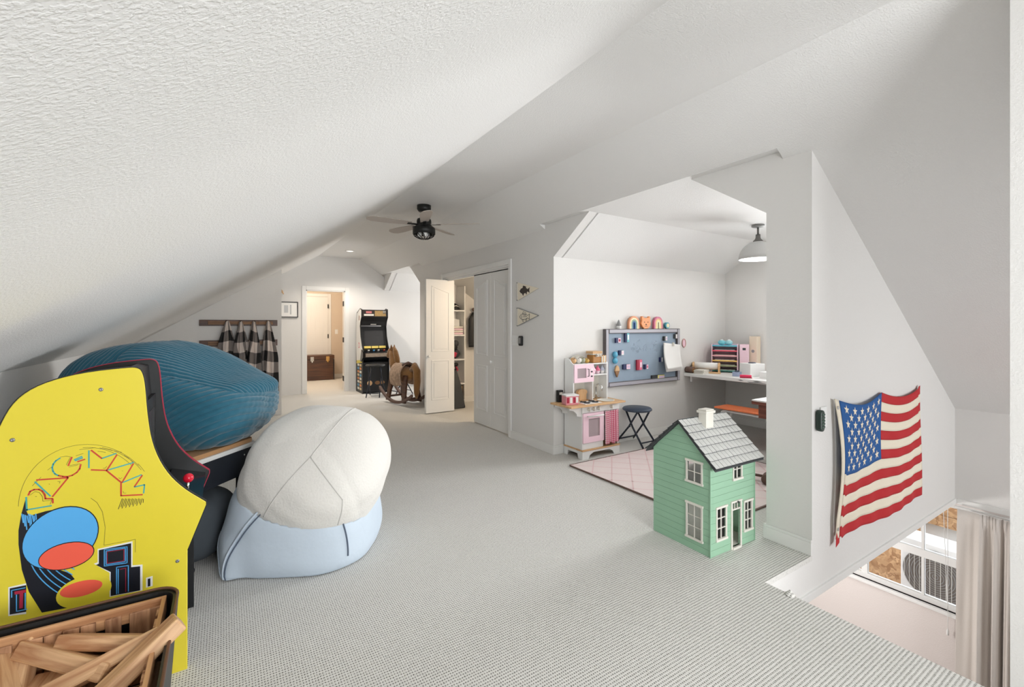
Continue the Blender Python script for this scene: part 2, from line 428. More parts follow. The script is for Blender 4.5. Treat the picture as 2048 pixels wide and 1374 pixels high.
# flag wall (reaches below the loft floor) and the dormer's near side wall
b = MB()
b.prism([(XV, -.2), (5.55, -.2), (5.55, zr(5.55)), (XW + TW, zr(XW + TW) + .02), (XW + TW, -.03), (XV, -.03)], 'y', YF, YF + .1)
b.box(XW + TW, XE, 1.43, 1.53, -.03, 2.08)
struct(b.build('wall_flag', M['wall']))
# dormer far side wall + end wall with window opening
b = MB(); b.box(XW + TW, XE + .1, 3.69, 3.79, -.03, 2.08); struct(b.build('wall_dormer', M['wall']))
WY0, WY1, WZ0, WZ1 = 1.80, 2.90, .92, 1.98
b = MB()
b.box(XE, XE + .1, 1.43, WY0, -.03, WZ1); b.box(XE, XE + .1, WY1, 3.69, -.03, WZ1); b.box(XE, XE + .1, WY0, WY1, -.03, WZ0)
b.prism([(1.43, WZ1), (3.69, WZ1), (3.69, 2.08), (3.12, 2.45), (2.1, 2.45), (1.43, 2.08)], 'x', XE, XE + .1)
struct(b.build('wall_dormer_end', M['wall']))
b = MB()
b.box(5.2, 5.3, 7.34, 7.85, -.03, 2.0); b.box(5.2, 5.3, 9.05, YFAR, -.03, 2.0); b.box(5.2, 5.3, 7.85, 9.05, -.03, .9)
b.prism([(7.34, 2.0), (9.5, 2.0), (9.5, 2.08), (9.0, 2.45), (7.95, 2.45), (7.34, 2.08)], 'x', 5.2, 5.3)
b.box(XW + TW, 5.2, 7.34, 7.44, -.03, 2.12)
struct(b.build('wall_far_dormer', M['wall']))
# closet walls
b = MB()
b.prism([(XW + .1, 0), (4.4, 0), (4.4, zr(4.4)), (XW + .1, zr(XW + .1))], 'y', 7.05, 7.13)
b.prism([(XW + .1, 0), (4.4, 0), (4.4, zr(4.4)), (XW + .1, zr(XW + .1))], 'y', 4.22, 4.3)
b.box(4.4, 4.48, 4.22, 7.13, -.03, zr(4.4) + .03)
struct(b.build('wall_closet', M['wall']))
# near wall beside the stairs
b = MB(); b.prism([(XV, -.4), (XV + .12, -.4), (XV + .12, zr(XV + .12) + .03), (XV, zr(XV) + .02)], 'y', YN, .405)
struct(b.build('wall_stair_near', M['wall']))
# stairwell outer wall, upper and lower parts
XO = 5.46
LW0, LW1, LZ0, LZ1 = .55, 2.45, -1.23, -.26
b = MB(); b.box(XO, XO + .12, YN, YF, -.2, zr(XO) + .02)
b.box(XO, XO + .12, YN, LW0, -2.75, -.2); struct(b.build('wall_stair', M['wall']))
b = MB()
b.box(XO, XO + .12, LW0, 4.4, -2.75, LZ0); b.box(XO, XO + .12, LW1, 4.4, LZ0, -.22); b.box(XO, XO + .12, LW0, LW1, LZ1, -.22)
b.box(.4, XO + .12, 4.4, 4.5, -2.75, -.22); b.box(.3, .4, YN, 4.5, -2.75, -.22); b.box(.3, XO + .12, YN - .1, YN, -2.75, -.22)
b.box(2.5, 3.2, YN - .1, YN, -.22, 2.6); b.box(4.8, XO + .12, YN - .1, YN, -.22, 1.3); b.box(3.2, 4.8, YN - .1, YN, 1.3, 2.3)
struct(b.build('wall_lower_room', M['lower']))
b = MB(); b.box(.3, XO + .12, YN, 4.4, -2.8, -2.75); struct(b.build('floor_lower_room', M['lower']))
# room beyond the far doorway
b = MB()
b.box(.2, .3, YFAR + .11, 12.2, -.03, 2.5); b.box(2.85, 2.95, YFAR + .11, 12.2, -.03, 2.5); b.box(.2, 2.95, 12.1, 12.2, -.03, 2.5)
struct(b.build('wall_hall', M['tan']))
b = MB(); b.box(.2, 2.95, YFAR + .11, 12.2, 2.45, 2.52); struct(b.build('ceiling_hall', M['ceil']))

# baseboards
def base(name, x0, x1, y0, y1):
    b = MB(); b.box(x0, x1, y0, y1, 0, .075)
    cx, cy = (x0 + x1) / 2, (y0 + y1) / 2
    if x1 - x0 < y1 - y0: b.box(cx - .005, cx + .005, y0, y1, .075, .09)
    else: b.box(x0, x1, cy - .005, cy + .005, .075, .09)
    struct(b.build(name, M['trim'], bevel=.003))
base('baseboard_right', XW - .014, XW, 3.676, 4.49)
base('baseboard_pillar', XW - .014, XW, YF - .002, 1.544)
base('baseboard_jamb', XW, XE, 3.676, 3.69)
base('baseboard_jamb_near', XW, XE, 1.53, 1.544)
base('baseboard_dormer_end', XE - .014, XE, 1.56, 3.67)
base('baseboard_closet', 3.4, 4.4, 7.036, 7.05)
base('baseboard_left', XL, XL + .014, YN, YC)
base('baseboard_far_right', XW - .014, XW, 6.53, 7.43)
base('baseboard_hall', 1.0, 2.85, 12.086, 12.1)

# white trim round the bottom of the stairwell walls
b = MB(); b.box(XV + .02, XO, YF - .012, YF + .1, -.245, -.2); struct(b.build('trim_1', M['trim'], bevel=.003))
b = MB(); b.box(XO - .014, XO + .02, YN, YF - .012, -.245, -.2); struct(b.build('trim_2', M['trim'], bevel=.003))

# casings
def casing(name, axis, k, a0, a1, z1, wd=.062, out=-.016):
    b = MB()
    lo, hi = sorted((k, k + out))
    def bx(p0, p1, z0, zz):
        if axis == 'y': b.box(p0, p1, lo, hi, z0, zz)
        else: b.box(lo, hi, p0, p1, z0, zz)
    bx(a0 - wd, a0, 0, z1 + wd); bx(a1, a1 + wd, 0, z1 + wd); bx(a0, a1, z1, z1 + wd)
    lo2, hi2 = sorted((k, k + out * 1.5))
    return struct(b.build(name, M['trim'], bevel=.005))
casing('trim_3', 'x', XW, 4.55, 6.47, 2.05)
casing('trim_4', 'y', YFAR, DX0, DX1, DZ, .075)
b = MB(); b.box(DX0 - .001, DX0 + .018, YFAR - .005, YFAR + .115, 0, DZ); b.box(DX1 - .018, DX1 + .001, YFAR - .005, YFAR + .115, 0, DZ); b.box(DX0, DX1, YFAR - .005, YFAR + .115, DZ - .018, DZ)
jam = struct(b.build('trim_5', M['trim']))
b = MB(); b.box(XW, XW + TW, 4.55, 4.57, 0, 2.05); b.box(XW, XW + TW, 6.45, 6.47, 0, 2.05); b.box(XW, XW + TW, 4.57, 6.45, 2.03, 2.05)
struct(b.build('trim_6', M['trim']))
b = MB(); b.box(XW + .03, XW + .06, 4.58, 6.44, 2.0, 2.03); struct(b.build('trim_7', M['trim']))   # bifold track

# ---------------------------------------------------------------- doors
def panel_poly(b, poly, axis, k, out, wd=.016):
    """moulding frame along a polygon plus a raised field"""
    n = len(poly)
    cx = sum(p[0] for p in poly) / n; cy = sum(p[1] for p in poly) / n
    def ins(p, d):
        return (p[0] + (d if p[0] < cx else -d), p[1] + (d if p[1] < cy else -d))
    inner = [ins(p, wd) for p in poly]; field = [ins(p, wd * 2.4) for p in poly]
    sgn = out / abs(out)
    for i in range(n):
        j = (i + 1) % n
        b.prism([poly[i], poly[j], inner[j], inner[i]], axis, k - sgn * .002, k + out)
    b.prism(field, axis, k - sgn * .002, k + out * .8)
def leaf(parent, axis, k, sgn, a0, a1, peak):
    """one bifold leaf: slab plus two moulded panels; peak = side of the leaf where the upper panel rises"""
    th = .033
    b = MB(); lo, hi = sorted((k, k - sgn * th))
    if axis == 'x': b.box(lo, hi, a0, a1, .012, 2.015)
    else: b.box(a0, a1, lo, hi, .012, 2.015)
    L_ = b.build('leaf', M['door'], parent, bevel=.003)
    i = .085
    zt0, zt1 = (1.83, 1.92)
    pl = [(a0 + i, .93), (a1 - i, .93), (a1 - i, zt1 if peak > 0 else zt0), (a0 + i, zt0 if peak > 0 else zt1)]
    b = MB(); panel_poly(b, pl, axis, k, sgn * .007); b.build('panel', M['door'], L_, bevel=.002)
    b = MB(); panel_poly(b, [(a0 + i, .2), (a1 - i, .2), (a1 - i, .80), (a0 + i, .80)], axis, k, sgn * .007); b.build('panel', M['door'], L_, bevel=.002)
    return L_
d = bpy.data.objects.new('door_1', None); COL.objects.link(d); struct(d)
l1 = leaf(d, 'x', XW + .03, -1, 5.045, 5.505, -1); l2 = leaf(d, 'x', XW + .03, -1, 4.58, 5.04, 1)
kb = MB(); kb.lathe([(.001, 0), (.010, 0), (.009, .012), (.017, .02), (.018, .028), (.012, .036), (.001, .037)], (XW + .03, 5.0, .86), 14, Matrix.Rotation(-PI / 2, 3, 'Y'))
kb.build('knob', M['white'], l2, True)
d = bpy.data.objects.new('door_2', None); COL.objects.link(d); struct(d)
l1 = leaf(d, 'y', 6.36, -1, 2.54, 3.0, -1)
kb = MB(); kb.lathe([(.001, 0), (.010, 0), (.009, .012), (.017, .02), (.018, .028), (.012, .036), (.001, .037)], (2.575, 6.36, .86), 14, Matrix.Rotation(PI / 2, 3, 'X'))
kb.build('knob', M['white'], l1, True)
l2 = leaf(d, 'y', 6.40, -1, 2.545, 3.0, 1)
# open door beyond the far doorway (edge on) with black hinges
d = bpy.data.objects.new('door_3', None); COL.objects.link(d); struct(d)
b = MB(); b.box(DX1 - .01, DX1 + .70, YFAR + .14, YFAR + .175, .012, DZ - .02); b.build('leaf', M['door'], d, bevel=.003)
for z in (.25, 1.03, 1.76):
    b = MB(); b.box(DX1 - .024, DX1 - .016, YFAR + .02, YFAR + .115, z - .05, z + .05); b.cyl((DX1 - .022, YFAR + .012, z - .05), (DX1 - .022, YFAR + .012, z + .05), .009)
    b.build('hinge', M['black'], d)
# six panel door at the end of the far hall
HY = 12.1
d = bpy.data.objects.new('door_4', None); COL.objects.link(d); struct(d)
HX0, HX1 = 1.50, 2.215
b = MB(); b.box(HX0, HX1, HY - .03, HY - .002, .01, 2.03); lf = b.build('leaf', M['door'], d, bevel=.002)
for x0, x1 in ((HX0 + .1, HX0 + .315), (HX1 - .315, HX1 - .1)):
    for z0, z1 in ((.22, .78), (.95, 1.55), (1.66, 1.88)):
        b = MB(); panel_poly(b, [(x0, z0), (x1, z0), (x1, z1), (x0, z1)], 'y', HY - .03, -.006); b.build('panel', M['door'], lf)
for z in (.3, 1.05, 1.8):
    b = MB(); b.box(HX1 - .012, HX1 + .012, HY - .045, HY - .03, z - .05, z + .05); b.build('hinge', M['black'], d)
casing('trim_8', 'y', HY, HX0, HX1, 2.035, .075)

# ---------------------------------------------------------------- windows
def window(name, axis_x, y0, y1, z0, z1, bars_y, bars_z, th=.1):
    d = bpy.data.objects.new(name, None); COL.objects.link(d); struct(d)
    f = .045; xa, xb = axis_x + .03, axis_x + .09
    b = MB(); b.box(xa, xb, y0, y0 + f, z0, z1); b.box(xa, xb, y1 - f, y1, z0, z1); b.box(xa, xb, y0 + f, y1 - f, z0, z0 + f); b.box(xa, xb, y0 + f, y1 - f, z1 - f, z1)
    b.build('window_frame', M['white'], d, bevel=.003)
    for y, wd in bars_y:
        b = MB(); b.box(xa + .01, xb - .01, y - wd / 2, y + wd / 2, z0 + f, z1 - f); b.build('mullion', M['white'], d)
    for z, wd in bars_z:
        b = MB(); b.box(xa + .005, xb - .005, y0 + f, y1 - f, z - wd / 2, z + wd / 2); b.build('rail', M['white'], d)
    b = MB(); b.box(xa + .028, xa + .032, y0 + f, y1 - f, z0 + f, z1 - f); b.build('pane', M['glass'], d)
    b = MB(); b.box(axis_x - .035, axis_x + .03, y0 - .03, y1 + .03, z0 - .03, z0); b.build('window_sill', M['white'], d, bevel=.004)
    return d
window('window_1', XE, WY0, WY1, WZ0, WZ1, [((WY0 + WY1) / 2, .05)], [])
window('window_2', 5.2, 7.85, 9.05, .9, 2.0, [(8.45, .05)], [])
LW = window('window_3', XO, LW0, LW1, LZ0, LZ1, [(1.955, .05), (1.50, .02)], [(-.80, .07)])
# added, unseen gable window behind the camera, opening for the fill light
d = bpy.data.objects.new('window_added', None); COL.objects.link(d); struct(d)
b = MB(); b.box(.1, .15, YN - .08, YN - .03, .7, 2.0); b.box(2.05, 2.1, YN - .08, YN - .03, .7, 2.0); b.box(.15, 2.05, YN - .08, YN - .03, .7, .75); b.box(.15, 2.05, YN - .08, YN - .03, 1.95, 2.0); b.box(1.08, 1.12, YN - .08, YN - .03, .75, 1.95)
b.build('window_frame', M['white'], d)
b = MB(); b.box(.15, 2.05, YN - .06, YN - .056, .75, 1.95); b.build('pane', M['glass'], d)
d = bpy.data.objects.new('window_5', None); COL.objects.link(d); struct(d)
b = MB(); b.box(3.2, 3.25, YN - .08, YN - .03, -.22, 1.3); b.box(4.75, 4.8, YN - .08, YN - .03, -.22, 1.3); b.box(3.25, 4.75, YN - .08, YN - .03, -.22, -.17); b.box(3.25, 4.75, YN - .08, YN - .03, 1.25, 1.3); b.box(3.98, 4.02, YN - .08, YN - .03, -.17, 1.25)
b.build('window_frame', M['white'], d)
b = MB(); b.box(3.25, 4.75, YN - .06, YN - .056, -.17, 1.25); b.build('pane', M['glass'], d)
# recessed ceiling lights in the far room
for (u, v) in ((700, 502),):
    p = at(u, v, Z=ZF)
    t = thing('recessed_light', 'small round recessed ceiling light glowing near the far wall', 'ceiling light', (p.x, p.y, ZF))
    b = MB(); b.lathe([(.085, -.001), (.085, -.006), (.06, -.008), (.06, -.001)], (0, 0, 0), 24); b.build('ring', M['white'], t, True)
    b = MB(); b.lathe([(.001, -.003), (.058, -.003), (.058, -.001), (.001, -.001)], (0, 0, 0), 24); b.build('lens', emit('lens_glow', (1, .95, .86), 2.0), t)
    l = bpy.data.lights.new('recessed_lamp', 'SPOT'); l.energy = 105; l.color = (1, .90, .78); l.spot_size = 2.4; l.spot_blend = .6; l.shadow_soft_size = .06
    o = bpy.data.objects.new('recessed_lamp', l); COL.objects.link(o); o.location = (p.x, p.y, ZF - .02)
# warm lamps in the closet and in the far hall
def lamp(name, loc, power, col, r=.06):
    l = bpy.data.lights.new(name, 'POINT'); l.energy = power; l.color = col; l.shadow_soft_size = r
    o = bpy.data.objects.new(name, l); COL.objects.link(o); o.location = loc
lamp('closet_lamp', (3.45, 5.15, 1.78), 27, (1, .80, .58))
lamp('lower_room_fill', (4.1, 2.3, -.8), 42, (1, .98, .96), .15)  # added hidden fill under the loft floor, brightens the lower wall
lamp('hall_lamp', (1.4, 10.7, 2.3), 48, (1, .84, .66), .12)

# ================================================================== ARCADE CABINET WITH YELLOW SIDE (left foreground)
AY0, AY1 = 2.150, 2.622
side = [(-.66, 0), (-.118, 0), (-.118, .459), (-.058, .622), (-.058, .634), (-.133, .703), (-.187, .78), (-.224, .88), (-.239, .994), (-.246, 1.116),
        (-.255, 1.160), (-.268, 1.172), (-.29, 1.175), (-.425, 1.162), (-.525, 1.13), (-.584, 1.081), (-.618, 1.002), (-.645, .90), (-.66, .80)]
def chaikin(p, i0, i1):
    mid = p[i0:i1 + 1]; out = [mid[0]]
    for a_, c_ in zip(mid[:-1], mid[1:]):
        out += [(a_[0] * .75 + c_[0] * .25, a_[1] * .75 + c_[1] * .25), (a_[0] * .25 + c_[0] * .75, a_[1] * .25 + c_[1] * .75)]
    return p[:i0] + out + [mid[-1]] + p[i1 + 1:]
side = chaikin(side, 4, len(side) - 1); side = chaikin(side, 4, len(side) - 1)
ar = thing('arcade_cabinet', 'black arcade cabinet with bright yellow printed side panel in the left foreground', 'arcade cabinet', (-.38, 2.386, 0))
o = ar.location.copy()
b = MB(o); b.prism(side, 'y', AY0, AY0 + .016); yp = b.build('side_panel', M['yellow'], ar, bevel=.002, label='glossy yellow side panel with arched lettering')
b = MB(o); b.prism(side, 'y', AY1 - .016, AY1); b.build('side_panel', M['black'], ar, bevel=.002, label='black side panel edged in pink')
def edge_strip(pts, y0, y1, m, par, nm='edge_trim'):
    b = MB(o)
    for i in range(len(pts) - 1):
        p, q = pts[i], pts[i + 1]
        n_ = Vector((q[1] - p[1], -(q[0] - p[0]))).normalized() * .003
        b.prism([p, q, (q[0] + n_.x, q[1] + n_.y), (p[0] + n_.x, p[1] + n_.y)], 'y', y0, y1)
    return b.build(nm, m, par)
edge_strip(side[2:], AY1 - .0165, AY1 + .0005, M['crimson'], ar)
edge_strip(side[2:], AY0 + .001, AY0 + .015, M['black'], ar)
y0, y1 = AY0 + .016, AY1 - .016
b = MB(o); b.prism([(-.645, .02), (-.14, .02), (-.14, .455), (-.085, .60), (-.645, .60)], 'y', y0, y1); b.build('cabinet_body', M['black'], ar)
b = MB(o); b.prism([(-.085, .60), (-.072, .628), (-.20, .668), (-.24, .60)], 'y', y0, y1); dk = b.build('control_deck', M['blackgloss'], ar)
b = MB(o); b.box(-.30, -.26, y0, y1, .66, 1.02); b.build('screen_bezel', M['black'], ar)
b = MB(o); b.box(-.262, -.258, y0 + .06, y1 - .06, .72, .97); b.build('screen', M['screen'], ar)
b = MB(o); b.prism([(-.30, 1.02), (-.275, 1.02), (-.285, 1.15), (-.32, 1.16)], 'y', y0, y1); b.build('marquee', M['black'], ar)
b = MB(o); b.box(-.64, -.30, y0, y1, .60, 1.0); b.build('rear_body', M['black'], ar)
# clear deck shield and red ball-top joystick
b = MB(o); b.box(-.11, -.07, AY1 - .14, AY1 - .017, .63, .70)
b = MB(o); jy = 2.27
b.cyl((-.125, jy, .64), (-.122, jy, .70), .005); js = b.build('joystick', M['chrome'], ar, True)
b = MB(o); b.ball((-.121, jy, .705), .019, 14); b.build('ball', mat('joy_red', srgb(214, 24, 52), .2), js, True)
for k, (u, v) in enumerate(((202, 779), (25, 880), (355, 1122))):
    p = at(u, v, Y=AY0)
    b = MB(o); b.lathe([(.001, .0005), (.0065, .0005), (.0065, -.002), (.003, -.003), (.001, -.0015)], p, 14, Matrix.Rotation(-PI / 2, 3, 'X')); b.build('bolt', M['steel'], yp, True)
# ---- printed artwork on the yellow side: lettering, arcs and maze blocks (flat print)
def za(pts, oy=860, sc=5.725):
    r = []
    for x, y in pts:
        p = at(x / sc, oy + y / sc, Y=AY0); r.append((p.x, p.z))
    return r
def strokes(name, m, lines, wd, lvl, oy=860, stuff=True):
    b = MB(o); hw = wd / 2
    for ln in lines:
        q = za(ln, oy)
        for i in range(len(q) - 1):
            a, c = Vector(q[i]), Vector(q[i + 1]); t = (c - a).normalized(); n_ = Vector((-t.y, t.x)) * hw; e = t * hw * .5
            b.prism([tuple(a - e + n_), tuple(c + e + n_), tuple(c + e - n_), tuple(a - e - n_)], 'y', AY0 + .0002, AY0 - .0004 * lvl)
    return b.build(name, m, yp, kind='stuff' if stuff else None)
def arc(cx, cy, rx, ry, a0, a1, n=10, rot=0):
    r = []
    for i in range(n + 1):
        t = math.radians(a0 + (a1 - a0) * i / n); x, y = rx * math.cos(t), ry * math.sin(t)
        c, s_ = math.cos(math.radians(rot)), math.sin(math.radians(rot))
        r.append((cx + x * c - y * s_, cy + x * s_ + y * c))
    return r
def fill(name, m, polys, lvl, oy=860):
    for p in polys:
        b = MB(o); b.prism(za(p, oy), 'y', AY0 + .0002, AY0 - .0004 * lvl); b.build(name, m, yp)
red_ln = [
    [(325, 745), (345, 702), (390, 682), (445, 680), (485, 700), (512, 740), (520, 786), (600, 786)], [(603, 786), (606, 835)],
    [(420, 572), (780, 546), (602, 762)],
    [(668, 522), (720, 532), (770, 535), (830, 518), (880, 485), (912, 445), (925, 395)], [(822, 312), (782, 408)], [(890, 362), (970, 336)],
    [(1045, 232), (1165, 325)], [(1338, 285), (1222, 462), (1045, 456)], [(1527, 385), (1398, 600)], [(1222, 466), (1390, 602)],
    [(1628, 520), (1540, 648)], [(1386, 610), (1386, 752), (1630, 740)]]
teal_ln = [
    [(300, 770), (308, 920)], [(304, 914), (588, 866)], [(402, 594), (576, 756)],
    [(688, 322), (640, 352), (610, 390), (598, 430), (606, 470), (630, 502), (668, 522)], [(852, 340), (938, 302)], [(862, 352), (945, 318)],
    [(1018, 236), (1018, 432)], [(1168, 325), (1330, 268)], [(1242, 456), (1530, 372)], [(1408, 600), (1620, 512)], [(1540, 652), (1655, 626), (1645, 722)]]
for lns in (red_ln[0:2], red_ln[2:3], red_ln[3:5], red_ln[5:6], red_ln[6:8], red_ln[8:10], red_ln[10:12]): strokes('letter', M['red'], lns, .0046, 2, 860, False)
for lns in (teal_ln[0:2], teal_ln[2:3], teal_ln[3:4], teal_ln[4:6], teal_ln[6:8], teal_ln[8:9], teal_ln[9:11]): strokes('letter_shadow', M['teal'], lns, .0042, 2, 860, False)
ink_ln = [arc(1000, 900, 790, 735, 182, 318, 40), arc(1010, 890, 700, 690, 265, 315, 14), arc(1010, 890, 770, 705, 282, 322, 12),
          [(345, 745), (400, 705), (450, 715), (485, 760), (492, 815), (590, 805), (575, 850)],
          [(690, 310), (760, 300), (825, 312)], [(782, 408), (920, 386)], [(760, 400), (800, 318)], [(790, 425), (890, 400)],
          [(660, 590), (690, 590), (680, 610)], [(560, 618), (570, 620)], [(405, 762), (420, 762)], [(1400, 468), (1406, 470)], [(1412, 700), (1415, 722), (1445, 722)],
          [(1180, 438), (1205, 438), (1222, 415)], [(1360, 545), (1375, 560), (1395, 545)],
          [(1120, 245), (1160, 248), (1210, 256)], [(1420, 290), (1470, 320), (1525, 372)], [(1580, 385), (1620, 430), (1655, 475)],
          [(870, 295), (955, 268)], [(910, 225), (1090, 202)], [(1140, 205), (1395, 255)], [(545, 460), (620, 400)], [(370, 640), (470, 540)],
          [(1040, 780), (1110, 830), (1172, 935), (1205, 1115), (1190, 1320)], [(1190, 1320), (1550, 1252)], [(1550, 1252), (1548, 1400)]]
strokes('line_art', M['ink'], ink_ln, .0009, 1)
hat = []
for k in range(7):
    x = 1400 + 38 * k; hat += [[(x, 785), (x - 45 + 4 * k, 905 - 8 * k)], [(x + 14, 790), (x - 14 + 4 * k, 880 - 8 * k)]]
strokes('line_art', M['ink'], hat, .0018, 1)
# dark swoosh with blue streaks, maze blocks
fill('artwork', M['ink'], [[(212, 1310), (212, 1150), (245, 960), (296, 780), (305, 935), (330, 985), (420, 960), (520, 930), (600, 915), (560, 1000), (480, 1120), (420, 1240), (440, 1400),
                            (560, 1560), (800, 1640), (900, 1760), (960, 2000), (480, 2090), (330, 1850), (250, 1600)]], 1)
st = []
for k in range(9):
    x = 250 + 20 * k; st.append([(x, 960 + 7 * (k % 4)), (x + 18, 1060 + 40 * (k % 3))])
for k in range(7):
    x0 = 300 + 60 * k; st.append(arc(1400 - 20 * k, 1350 - 30 * k, 1080 - 70 * k, 700 - 40 * k, 168 - 3 * k, 128, 10))
strokes('artwork', M['blue'], st, .0028, 2)
Z2 = 1060
def poly2(*q): return list(q)
fill('artwork', M['white'], [[(1118, 218), (1518, 128), (1518, 405), (1632, 395), (1632, 690), (1255, 765), (1255, 490), (1075, 385), (1118, 370)], [(95, 655), (300, 610), (300, 960), (95, 985)], [(1672, 548), (1748, 525), (1748, 640), (1672, 660)]], 1, Z2)
fill('artwork', M['ink'], [[(1132, 230), (1502, 150), (1502, 425), (1605, 415), (1605, 690), (1268, 755), (1268, 480), (1100, 400), (1132, 385)], [(112, 668), (300, 630), (300, 935), (112, 968)], [(1692, 560), (1722, 552), (1722, 640), (1692, 648)]], 2, Z2)
strokes('artwork', M['blue'], [[(1195, 225), (1455, 190), (1455, 375), (1195, 412), (1195, 225)], [(1215, 240), (1435, 205), (1435, 360), (1215, 395), (1215, 240)],
                               [(1335, 425), (1470, 405), (1470, 700)], [(1335, 425), (1335, 730)], [(1355, 445), (1355, 725)],
                               [(135, 690), (290, 660)], [(135, 690), (135, 770)], [(190, 740), (190, 930), (310, 905)], [(290, 720), (290, 900)]], .0024, 3, Z2)
strokes('artwork', M['crimson'], [[(1228, 250), (1420, 220), (1420, 350), (1228, 380), (1228, 250)], [(1375, 450), (1440, 435), (1440, 705)]], .0018, 3, Z2)
fill('artwork', M['crimson'], [[(165, 705), (300, 680), (300, 712), (268, 718), (262, 890), (222, 898), (226, 728), (170, 738)]], 3, Z2)
# plain abstract fields of print in the colours of the panel
fill('artwork', M['ink'], [arc(690, 1235, 470, 330, 0, 360, 40, -28)], 2)
fill('artwork', M['blue'], [arc(690, 1235, 458, 318, 0, 360, 40, -28)], 3)
fill('artwork', M['ink'], [arc(760, 1440, 330, 150, 0, 360, 32, -14)], 4)
fill('artwork', M['coral'], [arc(760, 1440, 320, 140, 0, 360, 32, -14)], 5)
fill('artwork', M['yellow'], [arc(960, 1850, 330, 170, 0, 360, 32, -18)], 3)
fill('artwork', M['coral'], [arc(930, 1815, 250, 85, 0, 360, 32, -14)], 4)

# ================================================================== AIR HOCKEY TABLE behind the cabinet
th = math.atan2(.39, .35)
tb = thing('air_hockey_table', 'small game table with wooden top, white rim and black apron under the teal beanbag', 'game table', (-.20, 3.22, 0), th)
def rrect(x0, x1, y0, y1, r, n=6):
    pts = []
    for cx, cy, a in ((x1 - r, y0 + r, -90), (x1 - r, y1 - r, 0), (x0 + r, y1 - r, 90), (x0 + r, y0 + r, 180)):
        pts += [(cx + r * math.cos(math.radians(a + 90 * i / n)), cy + r * math.sin(math.radians(a + 90 * i / n))) for i in range(n + 1)]
    return pts
TX0, TX1, TY0, TY1 = -.25, .31, -.24, .26
b = MB(); b.prism(rrect(TX0, TX1, TY0, TY1, .06), 'z', .42, .575); ap = b.build('apron', mat('table_black', srgb(34, 38, 46), .5, vary=.2, bump=(12, .05, .001)), tb, bevel=.004)
for bx, bz in ((.19, .54), (.22, .515)):
    b = MB(); b.ball((bx, TY0 - .001, bz), .006, 8); b.build('bolt', M['chrome'], ap, True)
b = MB(); b.prism(rrect(TX0 - .004, TX1 + .004, TY0 - .004, TY1 + .004, .06), 'z', .575, .60); b.build('rim', M['white'], tb, bevel=.003)
b = MB(); b.prism(rrect(TX0 + .008, TX1 - .008, TY0 + .008, TY1 - .008, .055), 'z', .60, .625); b.build('tabletop', mat('table_tan', srgb(196, 150, 106), .4), tb, bevel=.004)
for x in (TX0 + .08, TX1 - .1):
    for y in (TY0 + .06, TY1 - .06):
        b = MB(); b.cyl((x, y, .02), (x, y, .42), .011, n=10); b.build('leg', M['black'], tb, True)
    b = MB(); b.tube([(x, TY0 + .01, .02), (x, TY1 - .01, .02)], .02, 10); b.build('foot_bar', M['black'], tb, True)

# ================================================================== BEANBAGS
def np_obj(name, V, F, m, parent=None, loc=(0, 0, 0), smooth=True):
    me = bpy.data.meshes.new(name); me.from_pydata(V.tolist(), [], F); me.materials.append(m)
    if smooth: me.polygons.foreach_set('use_smooth', [True] * len(me.polygons))
    ob = bpy.data.objects.new(name, me); COL.objects.link(ob); ob.location = loc
    if parent: ob.parent = parent
    return ob
def sphere_np(nu, nv):
    th_ = np.linspace(0, np.pi, nv)[:, None]; ph = np.linspace(0, 2 * np.pi, nu, endpoint=False)[None, :]
    D = np.stack([np.sin(th_) * np.cos(ph), np.sin(th_) * np.sin(ph), np.cos(th_) * np.ones_like(ph)], -1)
    F = [(j * nu + i, (j + 1) * nu + i, (j + 1) * nu + (i + 1) % nu, j * nu + (i + 1) % nu) for j in range(nv - 1) for i in range(nu)]
    return D.reshape(-1, 3), F
def wob(D, fr, amp, seed):
    rng = np.random.RandomState(seed); r = np.zeros(len(D))
    for k in range(6):
        v = rng.normal(size=3) * fr; r += np.sin(D @ v + rng.uniform(0, 6.28)) / 6
    return amp * r
fw = Vector((RY, RX, 0)); rt = Vector((RX, -RY, 0))       # towards the far wall of the view / to its right
CAMAX = Matrix((rt, fw, Vector((0, 0, 1)))).transposed()
CAMNP = np.array(CAMAX)
def sup(D, p):
    """superellipsoid: p>2 fuller"""
    n_ = (np.abs(D) ** p).sum(1) ** (1 / p)
    return D / n_[:, None]

# teal corduroy bag, ribs as real ridges
D, F = sphere_np(760, 400)
S_ = sup(D, 3.0)
R0 = 1 + wob(D, 2.2, .06, 3) + wob(D, 5, .025, 8)
Pq = S_ * R0[:, None] * np.array([.53, .43, 1])
tq = np.clip((Pq[:, 0] + .12) / .54, 0, 1); g = 1 - .56 * tq * tq * (3 - 2 * tq)
Pq[:, 2] *= np.where(Pq[:, 2] > 0, .36 * g, .28)
sag = np.exp(-((Pq[:, 0] - .46) / .16) ** 2) * (Pq[:, 2] < 0)
seam = -.17 + .14 * Pq[:, 2]
fline = .23 - .30 * np.clip(Pq[:, 0] + .1, -.3, 1) - .1 * Pq[:, 1]
fold = np.exp(-((Pq[:, 2] - fline) / .02) ** 2) * np.clip((Pq[:, 0] + .35) * 4, 0, 1)
q1 = (-.62 * Pq[:, 0] + .78 * Pq[:, 2] + .12 * Pq[:, 1] + .30 * (Pq[:, 0] - .1) ** 2) / .028
q2 = (Pq[:, 0] - .15 * Pq[:, 2]) / .028
q3 = (-.25 * Pq[:, 0] + .35 * Pq[:, 2] + .9 * Pq[:, 1]) / .028
phs = np.where(Pq[:, 0] < seam, q2, np.where(Pq[:, 2] > fline, q3, q1))
rib = np.abs(np.sin(np.pi * phs)) ** .55
sm = np.exp(-((Pq[:, 0] - seam) / .009) ** 2)
